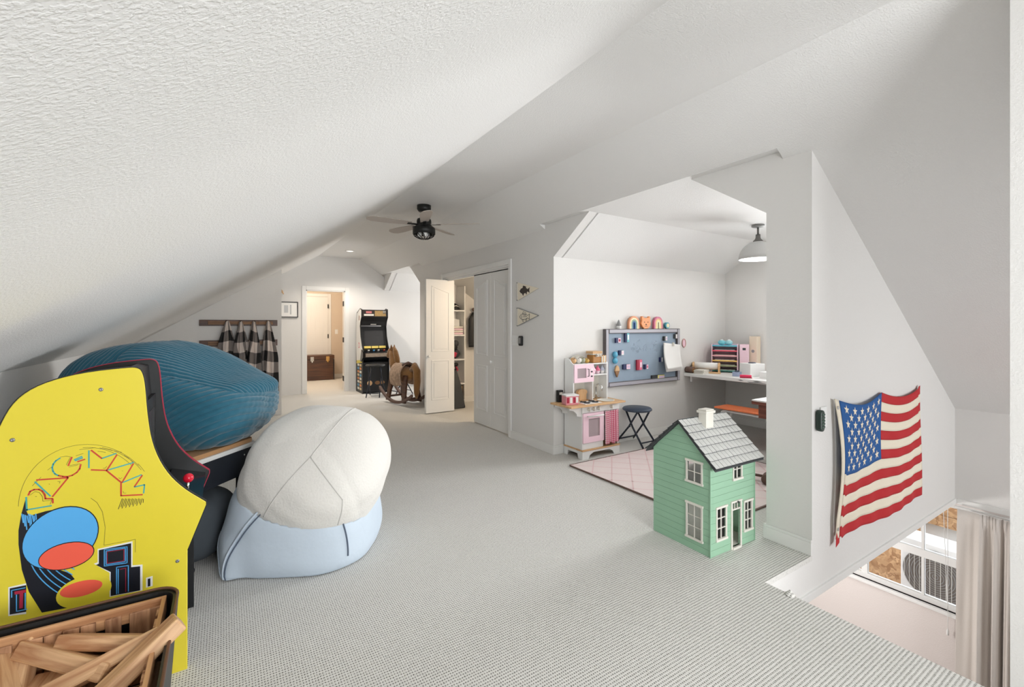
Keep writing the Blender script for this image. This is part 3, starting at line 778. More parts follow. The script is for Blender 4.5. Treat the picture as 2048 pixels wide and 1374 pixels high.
nrm = D / np.array([.585, .43, .32]); nrm /= np.linalg.norm(nrm, axis=1)[:, None]
Pq = Pq + nrm * ((rib * .011 + wob(D, 40, .003, 4)) * (1 - sm) - .004 * sm - .007 * fold)[:, None]
bot = -.232
Pq[:, 2] = np.where(Pq[:, 2] < bot, bot + (Pq[:, 2] - bot) * .03, Pq[:, 2])
Pq[:, 2] -= Pq[:, 2].min()
V = Pq @ CAMNP.T
tbag = thing('beanbag', 'large teal corduroy beanbag heaped on top of the game table', 'beanbag', (-.225, 3.525, .627), 0, 'beanbags piled by the arcade cabinet')
np_obj('cover', V, F, M['tealbag'], tbag)

# pale blue bag on the floor
D, F = sphere_np(160, 100)
S_ = sup(D, 2.7)
def blue_pt(S_, D):
    R0 = 1 + wob(D, 2.4, .08, 21) + wob(D, 6, .02, 5)
    P_ = S_ * R0[:, None] * np.array([.395, .37, .355])
    P_[:, 0] *= 1 + .12 * np.clip(-(P_[:, 2]) / .3, -1, 1)
    P_[:, 1] *= 1 + .14 * np.clip(-(P_[:, 2]) / .3, -1, 1)
    P_[:, 2] = np.where(P_[:, 2] < -.215, -.215 + (P_[:, 2] + .215) * .03, P_[:, 2])
    P_[:, 2] += .05 * np.clip(-P_[:, 0] - .1, 0, 1)
    d_ = np.exp(-((P_[:, 0] + .27) / .07) ** 2) * np.clip(-P_[:, 1] / .3, 0, 1) * np.clip(-P_[:, 2] / .2, 0, 1)
    P_[:, 1] -= .06 * d_
    return P_
P_ = blue_pt(S_, D); zmin = P_[:, 2].min()
bbag = thing('beanbag', 'pale blue fabric beanbag with dark piped seams lying on the carpet', 'beanbag', (.43, 2.955, 0), 0, 'beanbags piled by the arcade cabinet')
P_[:, 2] -= zmin
tilt = np.array(Euler((math.radians(34), math.radians(9), 0)).to_matrix())
off_ = CAMNP.T @ np.array([.49 - .43, 2.925 - 2.955, 0])          # where the cream bag presses into this one
cc_ = np.array([off_[0], off_[1], .235 + .245])
for _ in range(40):
    q_ = ((P_ - cc_) @ tilt) / np.array([.40, .415, .245])
    ins_ = (np.abs(q_) ** 2.3).sum(1) < 1
    if not ins_.any(): break
    P_[:, 2] = np.where(ins_, np.maximum(P_[:, 2] - .012, .01), P_[:, 2])
np_obj('cover', P_ @ CAMNP.T, F, M['bluebag'], bbag)
def seam_on(fn, dirs, m, par, r, zoff, off=1.006):
    Dd = np.array(dirs, float); Dd /= np.linalg.norm(Dd, axis=1)[:, None]
    Q = fn(sup(Dd, 2.7), Dd); Q[:, 2] -= zoff; Q[:, :2] *= off
    Q = Q @ CAMNP.T
    b = MB(); b.tube([tuple(x) for x in Q], r, 6); return b.build('seam', m, par, True)
pipe = mat('piping', srgb(92, 104, 122), .8)
tt = np.linspace(0, 1, 22)
seam_on(blue_pt, [(-.60 + .62 * t ** 1.5, -.8, -.72 + 1.25 * t ** .8) for t in tt], pipe, bbag, .0035, zmin)
seam_on(blue_pt, [(-.63 + .60 * t ** 1.5, -.8, -.70 + 1.25 * t ** .8) for t in tt], M['bluebag'], bbag, .006, zmin)
seam_on(blue_pt, [(.62 + .22 * t - .1 * t * t, -.62, .25 - .62 * t) for t in tt], pipe, bbag, .0045, zmin)
seam_on(blue_pt, [(-.95 + .52 * t, -.5 - .3 * t, -.15 - .55 * t) for t in tt], M['bluebag'], bbag, .004, zmin)

# cream plush bag leaning on top
D, F = sphere_np(160, 100)
tilt = np.array(Euler((math.radians(34), math.radians(9), 0)).to_matrix())
def cream_pt(S_, D):
    R0 = 1 + wob(D, 2.6, .06, 31) + wob(D, 7, .022, 6)
    P_ = S_ * R0[:, None] * np.array([.405, .42, .25])
    for dx, dy in ((.35, .9), (-.85, -.3), (.75, -.55)):
        w_ = np.exp(-((D[:, 0] * dy - D[:, 1] * dx) / .05) ** 2) * ((D[:, 0] * dx + D[:, 1] * dy) > 0)
        P_ *= (1 - .010 * w_)[:, None]
    return P_ @ tilt.T
cbag = thing('beanbag', 'round cream plush beanbag resting on top of the pale blue beanbag', 'beanbag', (.49, 2.925, .235), 0, 'beanbags piled by the arcade cabinet')
Pc = cream_pt(sup(D, 2.3), D); Pc[:, 2] += .245
np_obj('cover', Pc @ CAMNP.T, F, M['whitebag'], cbag)
seamc = mat('plush_seam', srgb(206, 203, 198), .95)
def seam_cream(dirs):
    Dd = np.array(dirs, float); Dd /= np.linalg.norm(Dd, axis=1)[:, None]
    Q = cream_pt(sup(Dd, 2.3), Dd) * 1.0; Q[:, 2] += .245; Q = Q @ CAMNP.T
    b = MB(); b.tube([tuple(x) for x in Q], .0035, 6); b.build('seam', seamc, cbag, True)
seam_cream([(.08 + .12 * t, -.30 + 1.2 * t, .95 - .55 * t) for t in tt])
seam_cream([(.08 - .34 * t, -.30 - .55 * t, .95 - .75 * t) for t in tt])
seam_cream([(.08 + .50 * t, -.30 - .30 * t, .95 - .45 * t) for t in tt])
seam_cream([(.58 + .06 * t, -.60 - .25 * t, .50 - .45 * t) for t in tt])
# dark grey floor cushion under the game table
D, F = sphere_np(80, 50)
Pg = sup(D, 3) * (1 + wob(D, 3, .08, 41))[:, None] * np.array([.26, .20, .19]); Pg[:, 2] -= Pg[:, 2].min()
gb = np_obj('floor_cushion', Pg @ CAMNP.T, F, mat('grey_blue_fabric', srgb(74, 80, 86), .95, bump=(14, .3, .01), vary=.08), None, (-.20, 3.22, 0))
tag(gb, 'dark grey fabric floor cushion stuffed under the game table', 'cushion')

# ================================================================== CRATE OF WOODEN BLOCKS (bottom left)
CX0, CX1, CY0, CY1, CZ = -.62, -.158, 1.27, 1.872, .45
tub = thing('storage_tub', 'black rounded tub with bronze rim holding a wooden slatted crate', 'tub', (-.38, 1.57, 0), 0)
o2 = tub.location
outer = rrect(CX0 - .05, CX1 + .034, CY0 - .04, CY1 + .04, .07)
inner = rrect(CX0 - .035, CX1 + .020, CY0 - .025, CY1 + .025, .06)
b = MB(o2)
n_ = len(outer)
tap = lambda p, k: (-.38 + (p[0] + .38) * k, 1.57 + (p[1] - 1.57) * k)
vs_ = [(*tap((x, y), k), z) for z, q, k in ((.004, outer, .88), (CZ - .005, outer, 1), (CZ - .005, inner, 1), (.02, inner, .88)) for x, y in q]
fs = [tuple(range(n_ - 1, -1, -1)), tuple(3 * n_ + i for i in range(n_))]
for k in range(3): fs += [(k * n_ + i, k * n_ + (i + 1) % n_, (k + 1) * n_ + (i + 1) % n_, (k + 1) * n_ + i) for i in range(n_)]
b.add(vs_, fs); b.build('shell', M['black'], tub)
b = MB(o2); b.tube([(x, y, CZ) for x, y in rrect(CX0 - .047, CX1 + .031, CY0 - .037, CY1 + .037, .068)], .0045, 8, True); b.build('rim', M['bronze'], tub, True)
cr = thing('wooden_crate', 'slatted wooden crate standing inside the black tub in the foreground', 'crate', (-.38, 1.57, .182), 0)
o3 = cr.location
ct = CZ - .01
for y in (CY1 - .012, CY0):
    b = MB(o3); b.box(CX0, CX1, y, y + .012, ct - .055, ct); b.build('rail', M['slatx'], cr, bevel=.002)
for x in (CX0, CX1 - .012):
    b = MB(o3); b.box(x, x + .012, CY0 + .012, CY1 - .012, ct - .055, ct); b.build('rail', wood('rail_wood', srgb(170, 118, 78), srgb(212, 164, 118), 1.2, 1, .5) if 'rail_wood' not in bpy.data.materials else bpy.data.materials['rail_wood'], cr, bevel=.002)
xs = [(-.615, -.575), (-.552, -.508), (-.480, -.445), (-.443, -.405), (-.403, -.366), (-.364, -.330), (-.308, -.270), (-.250, -.170)]
for x0, x1 in xs:
    b = MB(o3); b.box(x0, x1, CY1 - .022, CY1 - .0125, .19, ct - .022); b.build('slat', M['slat'], cr, bevel=.0015)
    b = MB(o3); b.box(x0, x1, CY0 + .0125, CY0 + .022, .19, ct - .022); b.build('slat', M['slat'], cr, bevel=.0015)
for k in range(9):
    y = CY0 + .03 + k * .062
    for x in (CX0 + .0125, CX1 - .022):
        b = MB(o3); b.box(x, x + .0095, y, y + .046, .19, ct - .022); b.build('slat', M['slat'], cr, bevel=.0015)
for k in range(6):
    b = MB(o3); b.box(CX0 + .005, CX1 - .005, CY0 + .02 + k * .095, CY0 + .10 + k * .095, .182, .19); b.build('floor_board', M['slatx'], cr)
# blocks: (end a, end b, width, thickness, roll, label)
def blockthing(a, c, wd, tk, roll, label):
    a, c = Vector(a), Vector(c); d_ = c - a
    rot = d_.to_track_quat('X', 'Z').to_matrix() @ Matrix.Rotation(roll, 3, 'X')
    ob = MB(); ob.obox((0, 0, 0), (d_.length, wd, tk))
    ob = ob.build('wooden_block', M['block'], None, bevel=.006)
    ob.location = (a + c) / 2; ob.rotation_euler = rot.to_euler()
    tag(ob, label, 'block', 'wooden blocks in the crate')
def blk(u0, v0, z0, u1, v1, z1, wd, tk, roll, label):
    blockthing(at(u0, v0, Z=z0), at(u1, v1, Z=z1), wd, tk, math.radians(roll), label)
blk(360, 1240, .475, 195, 1400, .36, .080, .042, 14, 'wooden block sticking out highest over the right rim of the crate')
blk(325, 1265, .42, 95, 1385, .35, .084, .042, 28, 'wooden block lying just left of the block over the rim')
blk(62, 1300, .38, 235, 1345, .36, .10, .046, -35, 'wide wooden block lying in the middle of the crate')
blk(128, 1284, .40, 305, 1285, .39, .075, .04, -30, 'wooden block lying flat against the crate back slats')
blk(48, 1280, .405, 18, 1420, .30, .075, .04, 30, 'wooden block standing steeply at the left of the crate')
blk(-10, 1320, .39, 10, 1430, .32, .07, .04, -20, 'wooden block cut off by the left edge of the photograph')
blk(110, 1350, .33, 45, 1440, .30, .08, .04, 5, 'grained wooden block low between the others in the crate')
blk(318, 1330, .34, 300, 1420, .28, .05, .036, 60, 'wooden block on edge along the right side of the crate')
blk(215, 1330, .355, 130, 1374, .33, .05, .036, 20, 'wooden block half hidden below the diagonal blocks')
for k, (x, y, z, a) in enumerate(((-.43, 1.66, .222, 10), (-.32, 1.46, .222, -15), (-.42, 1.54, .283, 50), (-.34, 1.60, .283, 20))):
    ob = MB(); ob.obox((0, 0, 0), (.25, .09, .06)); ob = ob.build('wooden_block', M['block'], None, bevel=.005)
    ob.location = (x, y, z); ob.rotation_euler = (0, 0, math.radians(a)); tag(ob, 'wooden block buried under the top blocks in the crate', 'block', 'blocks buried in the crate')

# ================================================================== COAT RACKS AND PLAID SHIRTS
for k, (z0, z1, lab) in enumerate(((1.318, 1.402, 'upper wooden peg rail on the wall behind the beanbags'), (1.03, 1.118, 'lower wooden peg rail half hidden behind plaid shirts'))):
    t = thing('coat_rail', lab, 'coat rail', (.19, 7.495, z0), 0, 'coat rails')
    b = MB(); b.box(-.47, .48, -.018, 0, 0, z1 - z0); b.build('board', M['darkwood'], t, bevel=.003)
    b = MB(); b.box(-.37, .42, -.034, -.018, .02, z1 - z0 - .02)
    for j in range(7): b.box(-.37 + j * .12, -.36 + j * .12, -.037, -.03, .018, z1 - z0 - .018)
    b.build('inlay', M['midwood'], t, bevel=.003)
    for j in range(4):
        x = -.145 + j * .165
        b = MB(); b.tube([(x, -.03, .045), (x, -.07, .05), (x, -.085, .07)], .006, 8); b.ball((x, -.085, .072), .011, 10); b.build('peg', M['darkwood'], t, True)
def shirt(x, w_, zb, seed, label, sk=0):
    rnd = random.Random(seed); ph = rnd.uniform(0, 6); top = 1.375
    H = top - zb
    def fn(a, t):
        ang = 2 * PI * a
        wdt = w_ * (.16 + .84 * min(1, (t * 1.9) ** .75)) * (1 + .1 * math.sin(3 * t + ph)); dp = .03 + .055 * min(1, t * 2.5)
        fold = 1 + .34 * math.sin(4 * ang + ph + 1.5 * t) * min(1, t * 2.2) + .15 * math.sin(9 * ang + ph * 2)
        z = top + .012 - H * t - (.05 * math.sin(ang * 1 + ph) + .03 * math.sin(3 * ang)) * t ** 3
        return (x + sk * t + wdt * .5 * math.cos(ang) * fold, 7.405 - .01 + dp * math.sin(ang) * fold * .8 - .012 * t, z)
    b = MB(); b.grid(fn, 72, 40, uv=lambda a, t: (a * 3.0 + .12 * math.sin(5 * t + ph), t * H / .29 + .06 * math.sin(8 * a + ph)))
    sh = b.build('plaid_shirt', M['plaid'], None, True, solid=.003)
    tag(sh, label, 'shirt', 'plaid shirts on the coat rail')
shirt(.045, .145, .70, 1, 'black and white plaid shirt hanging furthest left on the peg rail', -.03)
shirt(.205, .145, .66, 2, 'plaid shirt hanging second from the left on the peg rail')
shirt(.365, .16, .55, 5, 'plaid shirt hanging third from the left on the peg rail')
shirt(.545, .18, .36, 9, 'long plaid shirt hanging at the right end of the peg rail', .03)

# ================================================================== GREEN DOLLHOUSE
HX, HXe, HYf, HYb = 2.345, 2.775, 1.560, 1.975
dh = thing('dollhouse', 'green wooden dollhouse with grey shingled roof and white windows on the carpet', 'dollhouse', (2.56, 1.767, 0), math.radians(-1.5))
o4 = dh.location
EV, RG = .545, .735
ym = (HYf + HYb) / 2
fwin = [(2.404, 2.483, .093, .268), (2.672, 2.741, .088, .255), (2.546, 2.625, .012, .275), (2.562, 2.635, .417, .520)]   # left, right, door, upper (front)
swin = [(1.620, 1.714, .076, .268), (1.620, 1.714, .407, .520)]                                                          # gable side (y0,y1,z0,z1)
def planks(axis, lo, hi, zmax, opens, k0, k1, rows, height_at=None):
    zs = sorted(set([.0] + [z for q in opens for z in q[2:]] + [i * zmax / rows for i in range(rows + 1)]))
    zs2 = [zs[0]]
    for z in zs[1:]:
        if z - zs2[-1] > .006: zs2.append(z)
    for z0, z1 in zip(zs2[:-1], zs2[1:]):
        zc = (z0 + z1) / 2; cuts = sorted((q[0], q[1]) for q in opens if q[2] < zc < q[3])
        a = lo; segs = []
        for c0, c1 in cuts: segs.append((a, c0)); a = c1
        segs.append((a, hi))
        isrow = any(abs(z0 - i * zmax / rows) < .007 for i in range(rows + 1))
        for s0, s1 in segs:
            if height_at:
                def cl(z): return max(s0, lo + height_at(z)), min(s1, hi - height_at(z))
                a0, a1 = cl(z0); c0, c1 = cl(z1)
                if a1 - a0 < .004: continue
                poly = [(a0, z0 + (.0012 if isrow else 0)), (a1, z0 + (.0012 if isrow else 0)), (max(c1, c0 + .001), z1), (c0, z1)]
            else:
                if s1 - s0 < .002: continue
                poly = [(s0, z0 + (.0012 if isrow else 0)), (s1, z0 + (.0012 if isrow else 0)), (s1, z1), (s0, z1)]
            b = MB(o4); b.prism(poly, axis, k0, k1); b.build('siding_board', M['green'], dh)
planks('y', HX, HXe, EV - .012, fwin, HYf, HYf + .010, 14)
gab = lambda z: max(0, (z - EV) / (RG - EV) * (HYb - HYf) / 2)
planks('x', HYf + .0102, HYb, RG - .004, swin, HX + .0005, HX + .010, 19, gab)
planks('x', HYf + .0102, HYb, RG - .004, [], HXe - .010, HXe, 19, gab)
b = MB(o4); b.box(HX + .010, HXe - .010, HYf + .0102, HYb, 0, .010); b.build('floor', M['offwhite'], dh)
b = MB(o4); b.box(HX + .010, HXe - .010, HYf + .0102, HYb, .365, .373); b.build('floor_board', M['offwhite'], dh)
b = MB(o4); b.box(2.555, 2.561, HYf + .10, HYb, .010, .365); b.build('partition', M['offwhite'], dh)
def doll_window(axis, k, q, nx, nz):
    a0, a1, z0, z1 = q
    def bx(b, p0, p1, zz0, zz1, d0, d1):
        if axis == 'y': b.box(p0, p1, k - d1, k - d0, zz0, zz1)
        else: b.box(k - d1, k - d0, p0, p1, zz0, zz1)
    f = .010
    b = MB(o4); bx(b, a0 - f, a0, z0, z1, -.006, .005); bx(b, a1, a1 + f, z0, z1, -.006, .005)
    bx(b, a0 - f - .004, a1 + f + .004, z1, z1 + .012, -.006, .008); bx(b, a0 - f - .004, a1 + f + .004, z0 - .012, z0, -.006, .009)
    wn = b.build('window', M['offwhite'], dh)
    wm = .0042
    for i in range(1, nx):
        x = a0 + (a1 - a0) * i / nx; b = MB(o4); bx(b, x - wm / 2, x + wm / 2, z0, z1, -.004, .002); b.build('glazing_bar', M['offwhite'], wn)
    for i in range(1, nz):
        z = z0 + (z1 - z0) * i / nz; b = MB(o4); bx(b, a0, a1, z - wm / 2, z + wm / 2, -.004, .0015); b.build('glazing_bar', M['offwhite'], wn)
    b = MB(o4); bx(b, a0, a1, z0, z1, -.003, -.002); b.build('pane', M['glass'], wn)
doll_window('y', HYf, fwin[0], 2, 3); doll_window('y', HYf, fwin[1], 2, 3); doll_window('y', HYf, fwin[3], 2, 2)
doll_window('x', HX, swin[0], 2, 3); doll_window('x', HX, swin[1], 2, 2)
q = fwin[2]
b = MB(o4); b.box(q[0] - .012, q[0], HYf - .006, HYf + .008, 0, q[3]); b.box(q[1], q[1] + .012, HYf - .006, HYf + .008, 0, q[3]); b.box(q[0] - .014, q[1] + .014, HYf - .008, HYf + .008, q[3], q[3] + .01)
b.box(q[0], q[1], HYf - .002, HYf + .008, .228, .236); b.box(q[0], q[1], HYf - .012, HYf + .008, 0, .012)
dr = b.build('door_frame', M['offwhite'], dh)
for i in (1, 2):
    x = q[0] + (q[1] - q[0]) * i / 3; b = MB(o4); b.box(x - .002, x + .002, HYf - .002, HYf + .004, .236, q[3]); b.build('glazing_bar', M['offwhite'], dr)
b = MB(o4); b.box(q[0] + .001, q[0] + .007, HYf + .008, HYf + .075, .013, .226); b.build('door_leaf', M['offwhite'], dr)
b = MB(o4); b.lathe([(.001, .012), (.005, .010), (.006, .004), (.004, 0), (.001, 0)], ((q[0] + q[1]) / 2 + .006, HYf - .012, q[3] - .004), 10); b.build('door_bell', M['darkgrey'], dr, True)
for (x, y) in ((HX, HYf), (HXe, HYf)):
    b = MB(o4); b.box(x - .004 if x == HX else x - .002, x + .002 if x == HX else x + .004, y - .003, y + .003, 0, EV - .012); b.build('corner_trim', M['green'], dh)
# roof deck, shingles, chimney
ov = .045; sl = (RG - EV) / (ym - HYf); 
def roofz(dy): return RG + .012 - sl * dy
b = MB(o4); L_ = ym - HYf + ov
for sg in (-1, 1):
    b.prism([(ym, RG + .004), (ym + sg * L_, roofz(L_) - .010), (ym + sg * L_, roofz(L_) - .002), (ym, RG + .012)], 'x', HX - .022, HXe + .022)
rf = b.build('roof', M['darkgrey'], dh)
slen = math.hypot(L_, L_ * sl); rows = 7; cols = 13
ang = math.atan(sl)
sh = {}
for sg in (-1, 1):
    me = MB(); me.obox((0, 0, 0), ((HXe - HX + .044) / cols - .002, slen / rows * 1.12, .0075)); m0 = None
    for rr in range(rows):
        for c in range(cols):
            dy = (rr + .52) * L_ / rows; x = HX - .022 + (c + .5) * (HXe - HX + .044) / cols
            loc = Vector((x, ym + sg * dy, roofz(dy) + .0075)) - o4
            if m0 is None:
                ob = me.build('shingle', M['shingle'], rf); m0 = ob.data; m0.materials.append(M['darkgrey'])
                for pg in m0.polygons: pg.material_index = 0 if abs(pg.normal.z) > .8 else 1
            else:
                ob = bpy.data.objects.new('shingle', m0); COL.objects.link(ob); ob.parent = rf
            ob.location = loc + Vector((0, 0, random.uniform(-.0006, .0006)))
            ob.rotation_euler = (-sg * (ang - .10), 0, random.uniform(-.012, .012))
b = MB(o4)
cxh, cyh = 2.53, ym - .045
b.box(cxh - .036, cxh + .036, cyh - .027, cyh + .027, RG - .04, RG + .055); ch = b.build('chimney', M['offwhite'], dh, bevel=.002)
b = MB(o4); b.box(cxh - .045, cxh + .045, cyh - .035, cyh + .035, RG + .05, RG + .066); b.build('chimney_cap', M['offwhite'], ch, bevel=.002)
b = MB(o4); b.box(cxh - .038, cxh + .038, cyh - .029, cyh + .029, RG + .066, RG + .074); b.build('chimney_cap', M['offwhite'], ch, bevel=.002)

# ================================================================== FLAG
fl = thing('flag', 'cotton American flag with red and cream stripes pinned to the stairwell wall', 'flag', (3.8, 1.262, .45))
o5 = fl.location
FX0, FX1 = 3.10, 4.545
def fz(s, top):
    x = s
    zt = .885 - .055 * math.sin(PI * min(1, s / .49)) * (s < .49) - (.05 * math.sin(PI * (s - .49) / .51) if s >= .49 else 0) - .035 * s + (.012 if s > .97 else 0)
    zb = .025 + .005 * math.sin(8 * s) + (.02 if s < .05 else 0)
    return zt, zb
def fpt(s, t, lift=0):
    zt, zb = fz(s, t)
    x = FX0 + (FX1 - FX0) * s + .05 * (t - .2) * (s < .02) * 0 + (.055 * math.sin(PI * t) * (1 - s) ** 8 * 0) - .03 * t * s
    if s < .15: x += .035 * math.sin(PI * min(1, t * 1.15)) * (1 - s / .15)
    y = 1.262 - .012 - .011 * math.sin(9 * s + 3 * t) * (1 - .3 * t) - .012 * t - .010 * math.sin(4 * t + 5 * s) - .004 * math.sin(40 * s) * t - lift
    return (x, y, zt + (zb - zt) * t)
for k in range(13):
    t0, t1 = k / 13, (k + 1) / 13
    s0 = .49 if k < 7 else .03
    b = MB(o5); b.grid(lambda a, c: fpt(s0 + (1 - s0) * a, t0 + (t1 - t0) * c), 60, 5)
    b.build('stripe', M['flagred'] if k % 2 == 0 else M['flagwhite'], fl, True, solid=.0015)
b = MB(o5); b.grid(lambda a, c: fpt(.03 + .46 * a, 7 / 13 * c), 40, 20); cn = b.build('canton', M['flagblue'], fl, True, solid=.0015)
b = MB(o5); b.grid(lambda a, c: fpt(.03 * a - .005, c), 4, 40); b.build('hoist_band', M['flagwhite'], fl, True, solid=.003)
b = MB(o5); b.add([fpt(0, .94), fpt(.03, .97), fpt(.03, 1.04), (fpt(0, 1)[0] - .012, fpt(0, 1)[1] - .004, .0)], [(0, 1, 2, 3)]); b.build('corner', M['flagred'], fl, solid=.002)
for z in (.06, .93):
    p = fpt(.008, z); b = MB(o5); b.lathe([(.004, 0), (.011, 0), (.011, -.002), (.004, -.002)], (p[0], p[1] - .003, p[2]), 14, Matrix.Rotation(-PI / 2, 3, 'X')); b.build('grommet', M['chrome'], fl)
for rr in range(9):
    nst = 6 if rr % 2 == 0 else 5
    for c in range(nst):
        sc_ = (c + .5) / 6 if nst == 6 else (c + 1) / 6
        tc_ = (rr + 1) / 10
        ctr = (.04 + .445 * sc_, 7 / 13 * tc_)
        pts = []
        for i in range(10):
            a = PI / 2 + i * PI / 5; rad = 1.0 if i % 2 == 0 else .40
            pts.append(fpt(ctr[0] + 0.0215 * rad * math.cos(a) * 1.0, ctr[1] - .0365 * rad * math.sin(a), .0025))
        b = MB(o5); b.add(pts + [fpt(ctr[0], ctr[1], .0028)], [(i, (i + 1) % 10, 10) for i in range(10)])
        b.build('star', M['flagwhite'], cn)

# ================================================================== SWITCHES, REMOTES, PENNANTS
t = thing('light_switch', 'white switch plate on the stairwell wall beside the flag', 'switch', (2.990, 1.268, .785))
b = MB(); b.box(-.038, .038, -.006, 0, -.062, .062); b.build('plate', M['white'], t, bevel=.002)
b = MB(); b.box(-.016, .016, -.010, -.006, -.032, .032); b.build('rocker', M['white'], t, bevel=.002)
t = thing('wall_remote', 'dark green rounded remote clipped beside the switch plate near the flag', 'remote', (2.918, 1.268, .775))
b = MB(); b.prism(rrect(-.024, .024, -.062, .062, .022), 'y', -.032, -.001); b.build('case', mat('dark_green', srgb(32, 52, 44), .35), t, bevel=.006)
for k in range(5):
    b = MB(); b.box(-.018, .018, -.036, -.031, -.04 + .018 * k, -.03 + .018 * k); b.build('button', mat('green_btn', srgb(60, 86, 74), .5) if k == 0 else bpy.data.materials['green_btn'], t, bevel=.002)
t = thing('light_switch', 'white double switch plate beside the closet door below the pennants', 'switch', (2.857, 4.40, 1.15))
b = MB(); b.box(-.006, 0, -.085, .085, -.058, .058); b.build('plate', M['white'], t, bevel=.002)
for y in (-.038, .012, .055):
    b = MB(); b.box(-.010, -.006, y - .014, y + .014, -.032, .032); b.build('rocker', M['white'], t, bevel=.002)
t = thing('wall_remote', 'black wall remote clipped to the double switch plate by the closet', 'remote', (2.857, 4.275, 1.15))
b = MB(); b.prism(rrect(-.030, .030, -.056, .056, .016), 'x', -.028, -.001); b.build('case', M['black'], t, bevel=.004)
b = MB(); b.box(-.030, -.0275, -.016, .016, -.03, .035); b.build('face', M['grey'], t)
t = thing('light_switch', 'small white switch plate in the hall beyond the far doorway', 'switch', (2.42, 12.098, 1.16))
b = MB(); b.box(-.035, .035, -.006, 0, -.058, .058); b.build('plate', M['white'], t, bevel=.002)
b = MB(); b.box(-.008, .008, -.014, -.006, -.014, .014); b.build('toggle', M['white'], t)

def pennant(zc, label, border, fish):
    t = thing('pennant', label, 'pennant', (2.855, 4.36, zc), 0, 'fish pennants on the wall')
    b = MB(); b.prism([(0, -.105), (0, .105), (-.42, .01)], 'x', -.004, -.001); b.build('cloth', M['flagwhite'], t)
    b = MB(); b.box(-.0065, -.004, -.012, .004, -.107, .107); b.build('edge_band', M['offwhite'], t)
    for z in (-.1, .1):
        b = MB(); b.lathe([(.001, 0), (.008, 0), (.006, .003), (.001, .004)], (-.005, .0, z), 10, Matrix.Rotation(-PI / 2, 3, 'Y')); b.build('pin', M['black'], t)
    if border:
        b = MB()
        for p, q in (((0, .105), (-.42, .01)), ((0, -.105), (-.42, .01))):
            d_ = Vector((q[0] - p[0], q[1] - p[1])).normalized(); n_ = Vector((-d_.y, d_.x)) * .004
            b.prism([(p[0] + n_.x, p[1] + n_.y), (q[0] + n_.x, q[1] + n_.y), (q[0] - n_.x, q[1] - n_.y), (p[0] - n_.x, p[1] - n_.y)], 'x', -.0062, -.004)
        b.build('border', M['grey'], t)
    body = [(-.05, 0), (-.08, .028), (-.13, .036), (-.18, .028), (-.215, .014), (-.25, .032), (-.245, 0), (-.25, -.03), (-.215, -.012), (-.17, -.026), (-.12, -.034), (-.075, -.022)]
    fins = [[(-.11, .03), (-.125, .06), (-.18, .045), (-.18, .025)], [(-.10, -.03), (-.125, -.058), (-.14, -.03)], [(-.17, -.024), (-.185, -.05), (-.2, -.02)]]
    if fish == 'solid':
        b = MB(); b.prism(body, 'x', -.006, -.004); b.build('fish_print', mat('fish_ink', srgb(70, 62, 58), .8), t)
        for f_ in fins: b = MB(); b.prism(f_, 'x', -.0058, -.004); b.build('fish_fin', bpy.data.materials['fish_ink'], t)
    else:
        b = MB()
        for L2 in [body + body[:1]] + [f_ + f_[:1] for f_ in fins] + [[(-.09, .02), (-.095, -.02)], [(-.12, 0), (-.2, .003)], [(-.13, .015), (-.18, .012)]]:
            b.tube([(-.0055, y, z) for y, z in L2], .002, 5)
        b.build('fish_print', M['darkgrey'], t, kind='stuff')
pennant(1.715, 'cream felt pennant with dark solid fish print, the upper of two', False, 'solid')
pennant(1.422, 'cream felt pennant with outlined fish and grey border, the lower of two', True, 'line')

# ================================================================== CEILING FAN
fp = (1.910, 4.845, ZF)
t = thing('ceiling_fan', 'black ceiling fan with caged light hanging from the flat ceiling', 'ceiling fan', fp)
b = MB(); b.lathe([(.001, 0), (.078, 0), (.078, -.045), (.06, -.07), (.001, -.075)], (0, 0, 0), 28); b.build('canopy', M['blackmetal'], t, True)
b = MB(); b.cyl((0, 0, -.07), (0, 0, -.15), .013, n=12); b.build('downrod', M['blackmetal'], t, True)
b = MB(); b.lathe([(.001, -.140), (.05, -.143), (.075, -.155), (.082, -.175), (.082, -.205), (.072, -.212), (.085, -.225), (.085, -.236), (.001, -.238)], (0, 0, 0), 28); b.build('motor', M['blackmetal'], t, True)
b = MB(); b.lathe([(.09, -.232), (.110, -.245), (.126, -.262), (.126, -.325), (.118, -.325), (.118, -.265), (.09, -.24)], (0, 0, 0), 28); b.build('shade_ring', M['blackmetal'], t, True)
cg = MB()
for k in range(12):
    a = 2 * PI * k / 12
    cg.tube([(.12 * math.cos(a), .12 * math.sin(a), -.32), (.105 * math.cos(a + .15), .105 * math.sin(a + .15), -.35), (.05 * math.cos(a + .3), .05 * math.sin(a + .3), -.376), (.01 * math.cos(a), .01 * math.sin(a), -.38)], .005, 6)
cg.build('cage', M['blackmetal'], t, True)
for k in range(3):
    a = 2 * PI * k / 3 + .4; b = MB(); b.ball((.05 * math.cos(a), .05 * math.sin(a), -.325), (.026, .026, .034), 12); b.build('bulb', mat('bulb_glass', srgb(240, 240, 236), .2), t, True)
blade_m = mat('blade_taupe', srgb(188, 178, 170), .5)
